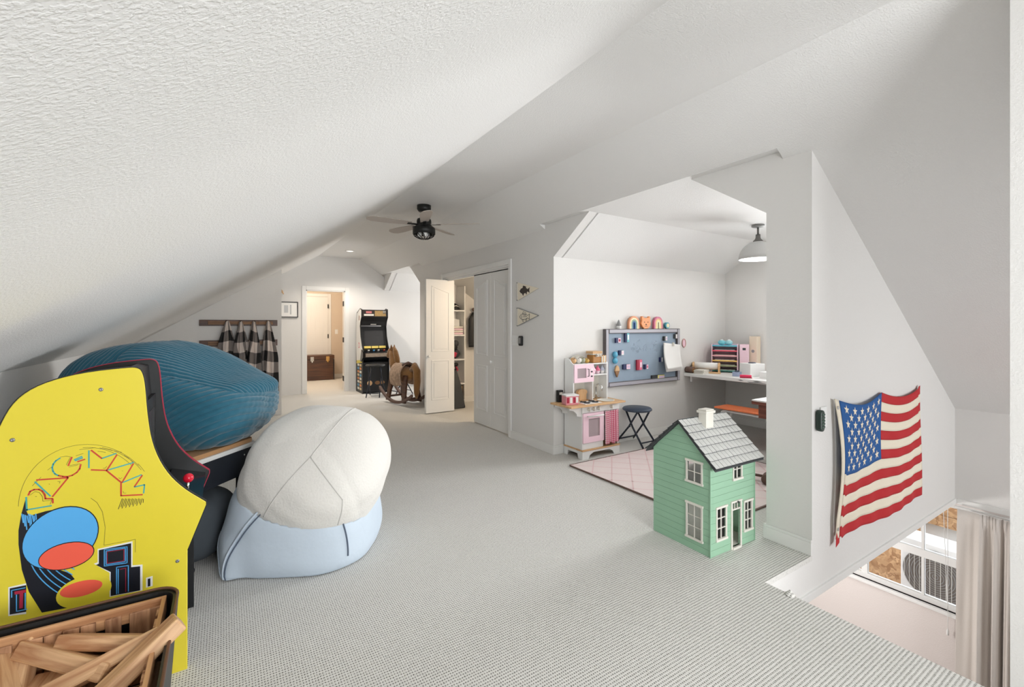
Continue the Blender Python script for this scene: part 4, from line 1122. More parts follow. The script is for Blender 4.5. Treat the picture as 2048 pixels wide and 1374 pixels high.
for k in range(5):
    a = math.radians(-37 + 72 * k)
    rot = Matrix.Rotation(a, 3, 'Z') @ Matrix.Rotation(math.radians(11), 3, 'X')
    b = MB(); b.obox(Matrix.Rotation(a, 3, 'Z') @ Vector((.13, 0, -.222)), (.12, .035, .006), rot); arm = b.build('blade_iron', M['blackmetal'], t)
    pts = [(.15, -.045), (.45, -.065), (.58, -.062), (.63, -.035), (.64, 0), (.63, .035), (.58, .062), (.45, .065), (.15, .045)]
    b = MB(); n_ = len(pts)
    b.add([rot @ Vector((x, y, z)) + Vector((0, 0, -.218)) for z in (0, .006) for x, y in pts], [tuple(range(n_)), tuple(range(2 * n_ - 1, n_ - 1, -1))] + [(i, (i + 1) % n_, n_ + (i + 1) % n_, n_ + i) for i in range(n_)])
    b.build('blade', blade_m, t)

# ================================================================== DORMER CEILING LAMP
t = thing('ceiling_lamp', 'grey metal dome lamp lit under the flat ceiling of the play nook', 'lamp', (4.755, 2.63, ZD))
lg = mat('lamp_grey', srgb(150, 150, 148), .45, .1)
b = MB(); b.lathe([(.001, 0), (.062, 0), (.062, -.018), (.05, -.024), (.001, -.026)], (0, 0, 0), 28); b.build('canopy', lg, t, True)
b = MB(); b.cyl((0, 0, -.02), (0, 0, -.12), .010, n=12); b.lathe([(.001, -.10), (.022, -.10), (.024, -.135), (.03, -.15), (.045, -.165), (.052, -.185), (.001, -.186)], (0, 0, 0), 20); b.build('stem', mat('lamp_stem', srgb(112, 110, 106), .45, .3), t, True)
b = MB(); b.lathe([(.05, -.178), (.085, -.190), (.13, -.222), (.165, -.268), (.182, -.318), (.186, -.362), (.183, -.362), (.179, -.318), (.162, -.27), (.127, -.226), (.083, -.196), (.05, -.184)], (0, 0, 0), 36); b.build('shade', mat('shade_white', srgb(205, 205, 203), .5), t, True)
b = MB(); b.ball((0, 0, -.28), .045, 14); b.build('bulb', emit('bulb_glow', (1, .97, .92), 14), t, True)
l = bpy.data.lights.new('nook_lamp', 'POINT'); l.energy = 13; l.color = (1, .98, .95); l.shadow_soft_size = .05
ol = bpy.data.objects.new('nook_lamp', l); COL.objects.link(ol); ol.location = (4.755, 2.63, ZD - .345)

# ================================================================== RUG
t = thing('rug', 'pale pink rug with faint diamond lines on the play nook carpet', 'rug', (3.6, 2.55, 0))
RX0, RX1, RY0, RY1 = 2.755 - 3.6, 4.34 - 3.6, 1.80 - 2.55, 3.30 - 2.55
b = MB(); b.box(RX0, RX1, RY0, RY1, .001, .012); b.build('pile', M['rug'], t, bevel=.003)
b = MB()
for k in range(-8, 12):
    for sg in (-1, 1):
        x0 = RX0 + k * .24; seg = [(x0, RY0), (x0 + 1.5, RY1)] if sg > 0 else [(x0, RY1), (x0 + 1.5, RY0)]
        (xa, ya), (xb, yb) = seg
        t0, t1 = 0, 1
        if xa < RX0: t0 = (RX0 - xa) / (xb - xa)
        if xb > RX1: t1 = (RX1 - xa) / (xb - xa)
        if t1 - t0 < .05: continue
        A = Vector((xa + (xb - xa) * t0, ya + (yb - ya) * t0, .0125)); B = Vector((xa + (xb - xa) * t1, ya + (yb - ya) * t1, .0125))
        d_ = (B - A).normalized(); n_ = Vector((-d_.y, d_.x, 0)) * .006
        b.add([A + n_, B + n_, B - n_, A - n_], [(0, 1, 2, 3)])
b.build('pattern', M['rugline'], t, kind='stuff')
for (x0, x1, y0, y1) in ((RX0 - .012, RX0, RY0, RY1), (RX1, RX1 + .012, RY0, RY1), (RX0, RX1, RY0 - .012, RY0), (RX0, RX1, RY1, RY1 + .012)):
    b = MB(); b.box(x0, x1, y0, y1, .001, .014); b.build('binding', M['brown'], t, bevel=.003)

# ================================================================== FOLDING STOOLS
def stool(label, loc, rz, h, seat_m, leg_m, rad=.165, grp='folding stools'):
    t = thing('folding_stool', label, 'stool', loc, rz, grp)
    b = MB(); b.lathe([(.001, h - .035), (rad - .015, h - .035), (rad, h - .025), (rad, h - .012), (rad - .012, h), (.001, h + .004)], (0, 0, 0), 32); b.build('seat', seat_m, t, True)
    w0 = rad * .82
    for sg in (-1, 1):
        for y in (-1, 1):
            yy = y * (w0 if sg > 0 else w0 * .84)
            b = MB(); b.tube([(sg * -.09, yy * .75, h - .035), (sg * .02, yy * .85, h * .5), (sg * .185, yy, .008)], .0105, 8); b.build('leg', leg_m, t, True)
        yy = w0 if sg > 0 else w0 * .84
        b = MB(); b.cyl((sg * .14, -yy, h * .13), (sg * .14, yy, h * .13), .008, n=8); b.build('stretcher', leg_m, t, True)
    for y in (-1, 1):
        b = MB(); b.ball((.005, y * w0 * .87, h * .52), .012, 8); b.build('hinge', leg_m, t, True)
    return t
legm = mat('stool_leg', srgb(40, 46, 58), .4, .3)
stool('dark blue round folding stool standing below the chalkboard', (3.89, 3.505, 0), math.radians(90), .412, M['slate'], legm, .160)
# ================================================================== CHALKBOARD AND WHAT IS ON IT
BX0, BX1, BZ0, BZ1, BY = 3.545, 4.815, .640, 1.285, 3.688
t = thing('chalkboard', 'grey framed magnetic chalkboard on the play nook wall', 'chalkboard', (4.18, BY, BZ0))
o6 = t.location
fm = mat('board_frame', srgb(98, 92, 94), .5); fml = mat('board_frame_face', srgb(176, 174, 182), .5)
for x0, x1, z0, z1 in ((BX0, BX0 + .05, BZ0, BZ1), (BX1 - .05, BX1, BZ0, BZ1), (BX0 + .05, BX1 - .05, BZ0, BZ0 + .05), (BX0 + .05, BX1 - .05, BZ1 - .05, BZ1)):
    b = MB(o6); b.box(x0, x1, BY - .045, BY - .002, z0, z1); fr = b.build('frame_rail', fm, t, bevel=.004)
    b = MB(o6); b.box(x0 + .008, x1 - .008, BY - .047, BY - .0445, z0 + .008, z1 - .008); b.build('rail_face', fml, fr)
b = MB(o6); b.box(BX0 + .04, BX1 - .04, BY - .018, BY - .004, BZ0 + .04, BZ1 - .04); bd = b.build('board', M['chalkboard'], t)
chm = mat('chalk', srgb(186, 200, 214), .9)
rnd = random.Random(4)
b = MB(o6)
for k in range(26):
    x = 3.95 + .45 * rnd.random(); z = 1.02 + .12 * rnd.random(); pts = []
    for i in range(6): pts.append((x + i * .012, BY - .0185, z + rnd.uniform(-.022, .022)))
    b.tube(pts, .0012, 4)
b.build('chalk_marks', chm, bd, kind='stuff')
def onboard(u, v): 
    p = at(u, v, Y=BY - .02); return p
zs_ = 8.08
def mag(name, zx, zy, w_, h_, cols, label, th_=.022):
    p = onboard(1200 + zx / zs_, 620 + zy / zs_)
    t = thing(name, label, 'magnet', (p.x, BY - .019, p.z), 0, 'magnets on the chalkboard')
    b = MB(); b.box(-w_ / 2, w_ / 2, -th_, 0, -h_ / 2, h_ / 2); b.build('body', cols[0], t, bevel=.003)
    if len(cols) > 1:
        b = MB(); b.box(-w_ * .05, w_ / 2 - .002, -th_ - .002, -th_ + .001, -h_ / 2 + .002, h_ / 2 - .002); b.build('face', cols[1], t)
    if len(cols) > 2:
        b = MB(); b.box(w_ * .05, w_ / 2 - .008, -th_ - .0035, -th_ - .001, -h_ / 4, h_ / 4); b.build('mark', cols[2], t)
aqua = mat('aqua', srgb(110, 196, 206), .5); skyb = mat('sky_toy', srgb(86, 168, 200), .5); lem = mat('lemon', srgb(238, 228, 140), .5); lil = mat('lilac', srgb(222, 200, 226), .5)
mag('picture_magnet', 275, 490, .075, .055, (M['navy'], M['pink'], M['crimson']), 'small navy and pink magnet at the upper left of the chalkboard')
mag('picture_magnet', 418, 440, .065, .115, (M['navy'], aqua, M['white']), 'tall aqua and white magnet near the top of the chalkboard')
mag('picture_magnet', 1038, 460, .062, .055, (M['darkgrey'], M['white'], lil), 'white square magnet above the hanging papers')
mag('picture_magnet', 1205, 425, .05, .055, (M['darkgrey'], M['white']), 'white magnet in the upper right corner of the chalkboard')
mag('picture_magnet', 328, 690, .072, .055, (M['navy'], M['white'], M['pink']), 'white magnet in the middle left of the chalkboard')
mag('picture_magnet', 412, 915, .11, .058, (M['navy'], M['pink'], lil), 'wide navy and pink magnet low on the chalkboard')
mag('picture_magnet', 618, 885, .085, .12, (M['crimson'], M['pinkdeep'], M['pink']), 'large pink framed magnet low on the chalkboard')
mag('picture_magnet', 730, 915, .062, .055, (M['navy'], M['pink'], M['pinkdeep']), 'small pink magnet right of the large pink magnet')
mag('picture_magnet', 972, 800, .05, .055, (M['navy'], M['white']), 'white magnet just left of the hanging papers')
mag('strip_magnet', 920, 1080, .22, .05, (M['darkgrey'], lem, lil), 'long yellow and lilac strip magnet along the bottom of the chalkboard')
p = onboard(1200 + 215 / zs_, 620 + 770 / zs_)
t = thing('figure_eight_magnet', 'blue figure-eight magnet at the left edge of the chalkboard', 'magnet', (p.x + .02, BY - .019, p.z), 0, 'magnets on the chalkboard')
for z in (-.034, .034):
    b = MB(); b.lathe([(.001, 0), (.034, 0), (.034, .018), (.001, .02)], (0, 0, z), 18, Matrix.Rotation(PI / 2, 3, 'X')); b.build('lobe', skyb, t, True)
p = onboard(1200 + 265 / zs_, 620 + 985 / zs_)
t = thing('ice_cream_magnet', 'wooden ice-cream cone magnet at the lower left of the chalkboard', 'magnet', (p.x, BY - .019, p.z), 0, 'magnets on the chalkboard')
b = MB(); b.prism([(-.038, .0), (-.02, .05), (0, .065), (.02, .05), (.038, 0)], 'y', -.02, 0); b.build('scoop', M['woodz'], t, bevel=.004)
b = MB(); b.prism([(-.036, .0), (.036, 0), (.004, -.07), (-.004, -.07)], 'y', -.018, 0); b.build('cone', M['midwood'], t, bevel=.003)
# hanging papers (a child's drawings)
pp = [(1014, 548), (1255, 575), (1275, 700), (1280, 935), (1105, 950), (1062, 925), (1005, 760)]
p0 = onboard(1200 + 1135 / zs_, 620 + 555 / zs_)
t = thing('hanging_papers', 'sheaf of white drawing papers curling off the right of the chalkboard', 'paper', (p0.x, BY - .050, p0.z))
for k in range(3):
    def pf(a, c, k=k):
        x = -.165 + .30 * a + .05 * c * (a - .2) - .02 * k * c
        y = -.006 * k - (.05 + .02 * k) * c * c * (1 - a * .6) - .004 * math.sin(6 * a)
        z = .025 - .03 * a - (.335 - .02 * k) * c + .03 * c * (a - .5)
        return (x, y, z)
    b = MB(); b.grid(pf, 14, 16); sheet = b.build('sheet', M['paper'], t, True, solid=.0008)
b = MB(); b.box(-.02, .0, -.034, -.012, -.02, .025); b.build('clip', M['offwhite'], t)
# toys standing on top of the frame
TZ = BZ1 + .001
def arch(name, label, xc, w_, h_, cols):
    t = thing(name, label, 'toy', (xc, BY - .028, TZ), 0, 'toys on top of the chalkboard')
    n_ = len(cols); dr = w_ / 2 / (n_ + .6)
    for k, m in enumerate(cols):
        ro, ri = w_ / 2 - k * dr, w_ / 2 - (k + 1) * dr
        hs = h_ - w_ / 2
        def ring(r, zz): return [(r * math.cos(PI * i / 14), hs + r * math.sin(PI * i / 14)) for i in range(15)]
        po = [(ro, 0)] + ring(ro - .0008, 0) + [(-ro, 0), (-ri, 0)] + ring(ri, 0)[::-1] + [(ri, 0)]
        b = MB(); b.prism(po, 'y', -.014, .014); b.build('arch', m, t, bevel=.0015)
cr_ = lambda n_, *c: mat(n_, srgb(*c), .6)
arch('rainbow_toy', 'rainbow arch toy with orange outside and blue inside on the chalkboard', 4.000, .175, .148, [cr_('r1', 232, 160, 120), cr_('r2', 242, 232, 190), cr_('r3', 150, 176, 150), cr_('r4', 70, 110, 160)])
arch('rainbow_toy', 'rainbow arch toy with pink outside and yellow inside on the chalkboard', 4.418, .155, .145, [cr_('s1', 214, 120, 150), cr_('s2', 236, 170, 150), cr_('s3', 245, 226, 160), cr_('s4', 240, 236, 200)])
t = thing('animal_head_toy', 'orange wooden bear head toy between the two rainbow toys', 'toy', (4.20, BY - .028, TZ), 0, 'toys on top of the chalkboard')
b = MB(); b.prism([(-.03, 0), (.03, 0), (.06, .02), (.083, .06), (.07, .095), (.075, .145), (.05, .148), (.035, .128), (-.035, .128), (-.05, .148), (-.075, .145), (-.07, .095), (-.083, .06), (-.06, .02)], 'y', -.014, .014); hd = b.build('head', mat('bear_orange', srgb(240, 160, 104), .55), t, bevel=.006)
for x in (-.03, .03):
    b = MB(); b.ball((x, -.014, .078), .006, 8); b.build('eye', M['brown'], hd, True)
b = MB(); b.ball((0, -.014, .05), (.012, .006, .008), 8); b.build('nose', M['brown'], hd, True)
b = MB(); b.tube([(-.025, -.0145, .034), (-.01, -.0145, .028), (0, -.0145, .034), (.01, -.0145, .028), (.025, -.0145, .034)], .0018, 6); b.build('mouth', M['brown'], hd, True)
t = thing('gnome_toy', 'small grey pointed gnome toy at the left on the chalkboard', 'toy', (3.765, BY - .026, TZ), 0, 'toys on top of the chalkboard')
b = MB(); b.lathe([(.001, 0), (.026, 0), (.028, .03), (.02, .05), (.001, .052)], (0, 0, 0), 16); b.build('body', M['white'], t, True)
b = MB(); b.lathe([(.027, .03), (.024, .05), (.012, .085), (.002, .105)], (0, 0, 0), 16); b.build('hat', M['grey'], t, True)
t = thing('ring_toy', 'small teal and cream round toy at the right on the chalkboard', 'toy', (4.585, BY - .028, TZ + .038), 0, 'toys on top of the chalkboard')
b = MB(); b.lathe([(.001, -.014), (.038, -.014), (.038, .014), (.001, .014)], (0, 0, 0), 24, Matrix.Rotation(PI / 2, 3, 'X')); b.build('disc', mat('toy_teal', srgb(70, 160, 176), .5), t)
b = MB(); b.lathe([(.001, .0141), (.026, .0141), (.022, .018), (.001, .018)], (.004, 0, 0), 24, Matrix.Rotation(PI / 2, 3, 'X')); b.build('face', mat('toy_cream', srgb(240, 232, 190), .5), t)
# small oval wall plaque
t = thing('wall_plaque', 'small pink oval ring plaque on the wall right of the chalkboard', 'plaque', (4.946, 3.688, 1.10))
ov_ = [(.032 * math.cos(2 * PI * i / 24), .052 * math.sin(2 * PI * i / 24)) for i in range(24)]
b = MB(); b.tube([(x, -.006, z) for x, z in ov_], .006, 8, True); b.build('ring', mat('plaque_pink', srgb(206, 160, 156), .5), t, True)
b = MB(); b.prism([(x * .9, z * .9) for x, z in ov_], 'y', -.004, -.001); b.build('backing', M['pink'], t)

# ================================================================== PLAY KITCHEN
kt = thing('play_kitchen', 'white and pink wooden play kitchen with gingham curtain in the play nook', 'play kitchen', (3.24, 3.53, 0))
o7 = kt.location
KX0, KX1, KY0, KY1 = 2.985, 3.485, 3.395, 3.670
def K(name, m, par=None, bevel=.003, **k):
    def f(*boxes):
        b = MB(o7)
        for q in boxes: b.box(*q)
        return b.build(name, m, par or kt, bevel=bevel, **k)
    return f
b = MB(o7); b.prism([(KX0 - .005, 0), (KX0 + .075, 0), (KX0 + .095, .035), (KX0 + .14, .058), (KX1 - .14, .058), (KX1 - .095, .035), (KX1 - .075, 0), (KX1 + .005, 0), (KX1 + .005, .078), (KX0 - .005, .078)], 'y', KY0 - .012, KY0); b.build('plinth', M['white'], kt)
b = MB(o7); b.prism([(KY0, 0), (KY0 + .05, 0), (KY0 + .065, .05), (KY1 - .065, .05), (KY1 - .05, 0), (KY1, 0), (KY1, .078), (KY0, .078)], 'x', KX0 - .005, KX0 + .007); b.build('plinth', M['white'], kt)
b = MB(o7); b.prism([(KY0, 0), (KY0 + .05, 0), (KY0 + .065, .05), (KY1 - .065, .05), (KY1 - .05, 0), (KY1, 0), (KY1, .078), (KY0, .078)], 'x', KX1 - .007, KX1 + .005); b.build('plinth', M['white'], kt)
K('base_board', M['wood'])((KX0 - .01, KX1 + .01, KY0 - .018, KY1, .078, .092))
K('side_panel', M['white'])((KX0, KX0 + .012, KY0, KY1, .092, .525)); K('side_panel', M['white'])((KX1 - .012, KX1, KY0, KY1, .092, .525))
K('divider', M['white'])((3.268, 3.280, KY0 + .01, KY1, .092, .47))
K('back_panel', M['white'])((KX0 + .012, KX1 - .012, KY1 - .008, KY1, .092, .525))
K('rail', M['white'])((KX0 + .012, 3.268, KY0, KY0 + .012, .092, .155))
pan = K('knob_panel', M['white'])((KX0 - .004, KX1 + .004, KY0 - .008, KY0 + .006, .455, .523))
for x in (3.06, 3.125, 3.19, 3.37):
    b = MB(o7); b.lathe([(.001, 0), (.016, 0), (.018, .006), (.012, .012), (.001, .013)], (x, KY0 - .008, .49), 16, Matrix.Rotation(PI / 2, 3, 'X'))
    b.box(x - .004, x + .004, KY0 - .034, KY0 - .018, .472, .508); b.build('knob', M['offwhite'], pan, True)
# oven door with window, shelf and handle
b = MB(o7)
ox0, ox1, oz0, oz1 = KX0 + .006, 3.268, .158, .452
wx0, wx1, wz0, wz1 = 3.062, 3.212, .215, .395
b.box(ox0, wx0, KY0 - .012, KY0, oz0, oz1); b.box(wx1, ox1, KY0 - .012, KY0, oz0, oz1); b.box(wx0, wx1, KY0 - .012, KY0, oz0, wz0); b.box(wx0, wx1, KY0 - .012, KY0, wz1, oz1)
od = b.build('oven_door', M['pink'], kt, label='pale pink oven door')
K('pane', mat('oven_glass', srgb(176, 160, 164), .15), od, 0)((wx0, wx1, KY0 - .005, KY0 - .003, wz0, wz1))
K('oven_shelf', M['white'], None, 0)((KX0 + .013, 3.267, KY0 - .0028, KY1 - .02, .30, .306))
b = MB(o7); b.tube([(3.045, KY0 - .012, .420), (3.045, KY0 - .04, .424), (3.24, KY0 - .04, .424), (3.24, KY0 - .012, .420)], .007, 8); b.build('handle', M['white'], od, True)
# curtain
def cf(a, c):
    return (3.282 + .192 * a, KY0 - .010 - .012 * math.sin(2 * PI * 5 * a) - .006 * c, .452 - .335 * c - .008 * math.sin(2 * PI * 2 * a) * c)
b = MB(o7); b.grid(cf, 60, 20, uv=lambda a, c: (a * 11, c * 16)); b.build('curtain', M['gingham'], kt, True, solid=.002)
# counter with drop leaf, brackets, sink and hob
K('counter', M['wood'])((2.80, 3.535, KY0 - .055, KY1, .525, .543))
for y in (KY0 + .01, KY1 - .05):
    b = MB(o7); b.prism([(KX0, .525), (2.83, .525), (2.835, .50), (2.89, .485), (2.925, .455), (2.93, .43), (KX0, .42)], 'y', y, y + .014); b.build('bracket', M['white'], kt, bevel=.002)
hob = K('hob', M['white'])((3.01, 3.235, KY0 - .02, KY1 - .16, .543, .549))
for x in (3.065, 3.175):
    for y in (KY0 + .015, KY0 + .075):
        b = MB(o7); b.lathe([(.001, 0), (.03, 0), (.03, .004), (.018, .006), (.001, .006)], (x, y, .549), 18); b.box(x - .04, x + .04, y - .004, y + .004, .553, .558); b.box(x - .004, x + .004, y - .035, y + .035, .553, .558); b.build('burner', M['darkgrey'], hob)
b = MB(o7); b.lathe([(.085, .5435), (.092, .548), (.086, .550), (.078, .546), (.06, .535), (.001, .532)], (3.37, KY0 + .07, 0), 28); b.build('sink', M['offwhite'], kt, True)
# hutch
HY0 = 3.535
b = MB(o7); b.prism([(HY0, .543), (KY1, .543), (KY1, .985), (HY0 + .09, .985), (HY0 + .06, .975), (HY0 + .03, .945), (HY0, .930)], 'x', KX0 + .005, KX0 + .017); b.build('side_panel', M['white'], kt)
b = MB(o7); b.prism([(HY0, .543), (KY1, .543), (KY1, .96), (HY0, .935)], 'x', 3.455, 3.467); b.build('side_panel', M['white'], kt)
b = MB(o7); b.prism([(3.0, .543), (3.455, .543), (3.455, .94), (3.255, .94), (3.25, .965), (3.22, 1.0), (3.16, 1.02), (3.09, 1.0), (3.05, .965), (3.0, .96)], 'y', KY1 - .010, KY1); b.build('back_panel', M['offwhite'], kt)
K('divider', M['white'])((3.250, 3.262, HY0, KY1 - .01, .543, .93))
K('shelf', M['white'])((KX0 + .017, 3.25, HY0, KY1 - .01, .735, .747)); K('shelf', M['white'])((3.262, 3.455, HY0, KY1 - .01, .80, .812))
K('top_board', M['white'])((KX0 + .017, 3.455, HY0 - .003, KY1 - .01, .918, .930))
mw = MB(o7); ax0, ax1, az0, az1 = KX0 + .010, 3.258, .742, .926
bx0, bx1, bz0, bz1 = 3.035, 3.155, .785, .885
mw.box(ax0, bx0, HY0 - .014, HY0 - .002, az0, az1); mw.box(bx1, ax1, HY0 - .014, HY0 - .002, az0, az1); mw.box(bx0, bx1, HY0 - .014, HY0 - .002, az0, bz0); mw.box(bx0, bx1, HY0 - .014, HY0 - .002, bz1, az1)
md = mw.build('microwave_door', M['pink'], kt, label='pale pink microwave door')
K('pane', bpy.data.materials['oven_glass'], md, 0)((bx0, bx1, HY0 - .007, HY0 - .005, bz0, bz1))
b = MB(o7); b.tube([(3.175, HY0 - .014, .80), (3.175, HY0 - .032, .80), (3.175, HY0 - .032, .875), (3.175, HY0 - .014, .875)], .004, 6); b.build('handle', M['darkgrey'], md, True)
for k in range(4):
    K('button', M['darkgrey'] if k % 2 == 0 else M['white'], md, .001)((3.215, 3.24, HY0 - .017, HY0 - .014, .79 + .024 * k, .804 + .024 * k))
b = MB(o7); b.tube([(3.36, 3.60, .545), (3.36, 3.60, .66)] + [(3.36, 3.60 - .045 + .045 * math.cos(PI * i / 8), .66 + .045 * math.sin(PI * i / 8)) for i in range(9)] + [(3.36, 3.51, .635)], .007, 8); b.build('tap', M['chrome'], kt, True)
for x in (3.32, 3.40):
    b = MB(o7); b.lathe([(.001, .02), (.012, .02), (.014, .01), (.010, 0), (.001, 0)], (x, 3.60, .545), 12); b.build('tap_knob', M['chrome'], kt, True)
# things on the play kitchen
def small(name, label, cat, loc, grp='toys on the play kitchen', rz=0): return thing(name, label, cat, loc, rz, grp)
t = small('play_carton', 'pink and white lidded carton on the left leaf of the play kitchen', 'carton', (2.900, 3.475, .544), rz=math.radians(-12))
b = MB(); b.box(-.07, .07, -.05, .05, 0, .085); b.build('body', mat('carton_pink', srgb(226, 150, 160), .5), t, bevel=.004)
b = MB(); b.box(-.073, .073, -.053, .053, .085, .10); b.build('lid', M['white'], t, bevel=.004)
for x, m in ((-.05, M['crimson']), (-.015, M['white']), (.02, M['crimson']), (.05, M['white'])):
    b = MB(); b.box(x - .012, x + .012, -.0515, -.049, .02, .075); b.build('label_stripe', m, t)
t = small('small_box', 'small black box on the leaf behind the pink carton', 'box', (2.90, 3.64, .544))
b = MB(); b.box(-.03, .03, -.02, .02, 0, .12); b.build('body', M['black'], t, bevel=.002); b = MB(); b.box(-.02, .02, -.0215, -.02, .075, .1); b.build('label', M['offwhite'], t)
t = small('toy_toast', 'wooden toy loaf standing behind the hob', 'toy food', (3.16, 3.60, .544))
b = MB(); b.prism([(-.05, 0), (.05, 0), (.052, .06), (.066, .08), (.055, .105), (.025, .115), (-.025, .115), (-.055, .105), (-.066, .08), (-.052, .06)], 'y', -.02, .02); b.build('loaf', M['woodz'], t, bevel=.005)
t = small('toy_shaker', 'small white shaker by the carton on the play kitchen', 'shaker', (3.02, 3.58, .544))
b = MB(); b.lathe([(.001, 0), (.014, 0), (.014, .035), (.008, .048), (.001, .05)], (0, 0, 0), 14); b.build('body', M['white'], t, True)
for k, (x, m, lab) in enumerate(((3.30, M['pink'], 'pale pink cupcake toy on the play kitchen shelf, leftmost'), (3.36, M['pinkdeep'], 'deep pink cupcake toy in the middle of the shelf'), (3.425, mat('frost_blue', srgb(200, 208, 224), .5), 'grey blue cupcake toy at the right of the shelf'))):
    t = small('cupcake_toy', lab, 'toy food', (x, 3.575, .813))
    b = MB(); b.lathe([(.001, 0), (.019, 0), (.025, .035), (.001, .036)], (0, 0, 0), 14); b.build('cup', M['pink'] if k != 2 else M['white'], t, True)
    b = MB(); b.lathe([(.028, .034), (.026, .048), (.016, .062), (.012, .072), (.004, .086), (.001, .088)], (0, 0, 0), 14); b.build('frosting', m, t, True)
t = small('storage_jar', 'lidded amber jar with a ribbon on top of the play kitchen', 'jar', (3.335, 3.60, .931))
b = MB(); b.box(-.062, .062, -.05, .05, 0, .085); b.build('body', mat('amber', srgb(178, 124, 62), .5, bump=(60, .4, .004), vary=.2), t, bevel=.010)
b = MB(); b.box(-.068, .068, -.054, .054, .095, .122); b.build('lid', M['wood'], t, bevel=.004)
b = MB(); b.box(-.063, .063, -.051, .051, .085, .095); b.build('neck', M['offwhite'], t)
for s_ in (-1, 1):
    b = MB(); b.tube([(.01, -.055, .075), (.01 + s_ * .03, -.062, .09), (.01 + s_ * .045, -.06, .07), (.01, -.057, .07)], .006, 6); b.build('ribbon', M['offwhite'], t, True)
t = small('bread_stack', 'row of cream wooden slices beside the amber jar', 'toy food', (3.428, 3.575, .931))
for k in range(4):
    b = MB(); b.prism(rrect(-.010 + .017 * (k - 1.5) - .0, .004 + .017 * (k - 1.5), 0, .07 + .006 * (k % 2), .004, 2), 'y', -.03, .03); b.build('slice', M['woodz'] if k % 2 else M['offwhite'], t)
cols = (M['wood'], M['offwhite'], mat('sage', srgb(170, 172, 150), .6), mat('mustard', srgb(206, 166, 82), .6))
for k, (x, y, z, r_, lab) in enumerate(((3.045, 3.60, .931, .032, 'brown wooden roll toy at the left on the play kitchen top'), (3.105, 3.595, .931, .036, 'cream wooden bun toy on the play kitchen top'), (3.165, 3.60, .931, .034, 'sage green toy roll on the play kitchen top'), (3.215, 3.585, .931, .027, 'mustard yellow toy roll beside the amber jar'))):
    t = small('toy_roll', lab, 'toy food', (x, y, z))
    b = MB(); b.ball((0, 0, r_ * .98), (r_, r_ * 1.1, r_), 16); b.build('body', cols[k], t, True)
    b = MB(); b.tube([(-r_ * .5, -r_ * .8, r_ * 1.5), (0, -r_ * .75, r_ * 1.75), (r_ * .5, -r_ * .8, r_ * 1.5)], .003, 6); b.build('score', M['brown'], t, True)

# ================================================================== DESK SHELF AND WHAT STANDS ON IT
DZ_ = .722
t = thing('wall_desk', 'long white wall-mounted desktop with chipped edge along the nook end wall', 'desk', (5.40, 2.62, .682))
o8 = t.location
b = MB(o8); b.box(4.95, 5.847, 1.548, 3.686, .682, DZ_); tp = b.build('top', M['white'], t, bevel=.003)
for y0, y1, z0 in ((2.62, 2.86, .69), (2.69, 2.80, .705), (2.90, 2.97, .70)):
    b = MB(o8); b.prism([(y0, z0), ((y0 + y1) / 2, z0 + .012), (y1, z0 + .004), (y1 - .03, z0 - .005)], 'x', 4.9494, 4.951); b.build('chip', M['grey'], tp)
for y in (1.7, 2.6, 3.62):
    b = MB(o8); b.box(5.0, 5.02, y - .012, y + .012, .61, .682); b.box(5.02, 5.84, y - .012, y + .012, .64, .682); b.build('bracket', M['white'], t)
def dk(u, v): return at(u, v, Z=DZ_)
def dthing(name, label, cat, x, y, rz=0): return thing(name, label, cat, (x, y, DZ_ + .001), rz, 'things on the desk')
t = dthing('wood_log', 'brown wooden log block at the left end of the desk', 'block', 4.995, 3.63)
b = MB(); b.lathe([(.001, -.05), (.038, -.05), (.04, 0), (.038, .05), (.001, .05)], (0, 0, .04), 16, Matrix.Rotation(PI / 2, 3, 'X')); b.build('log', M['brown'], t, True)
b = MB(); b.cyl((0, -.0515, .04), (0, -.05, .04), .03); b.build('end_grain', M['midwood'], t)
t = dthing('paper_stack', 'cream paper stack beside the log on the desk', 'paper', 5.04, 3.50, .2)
for k in range(5): b = MB(); b.obox((random.uniform(-.006, .006), random.uniform(-.006, .006), .005 + .010 * k), (.16, .12, .009), (0, 0, random.uniform(-.08, .08))); b.build('sheet', M['offwhite'], t)
t = dthing('paper_roll_dispenser', 'wooden tabletop dispenser with a white paper roll on the desk', 'paper dispenser', 5.19, 3.535, math.radians(-58))
for x in (-.15, .15):
    b = MB(); b.prism([(-.07, 0), (.07, 0), (.07, .02), (.05, .06), (.05, .13), (-.05, .13), (-.07, .10)], 'x', x - .012, x + .012); b.build('side', M['woodz'], t, bevel=.004)
b = MB(); b.cyl((-.138, 0, .085), (.138, 0, .085), .045, n=24); b.build('paper_roll', M['paper'], t, True)
b = MB(); b.box(-.17, .17, -.11, -.07, 0, .018); b.build('cutter_bar', M['wood'], t, bevel=.003)
b = MB(); b.box(-.138, .138, -.07, .06, 0, .010); b.build('base', M['wood'], t)
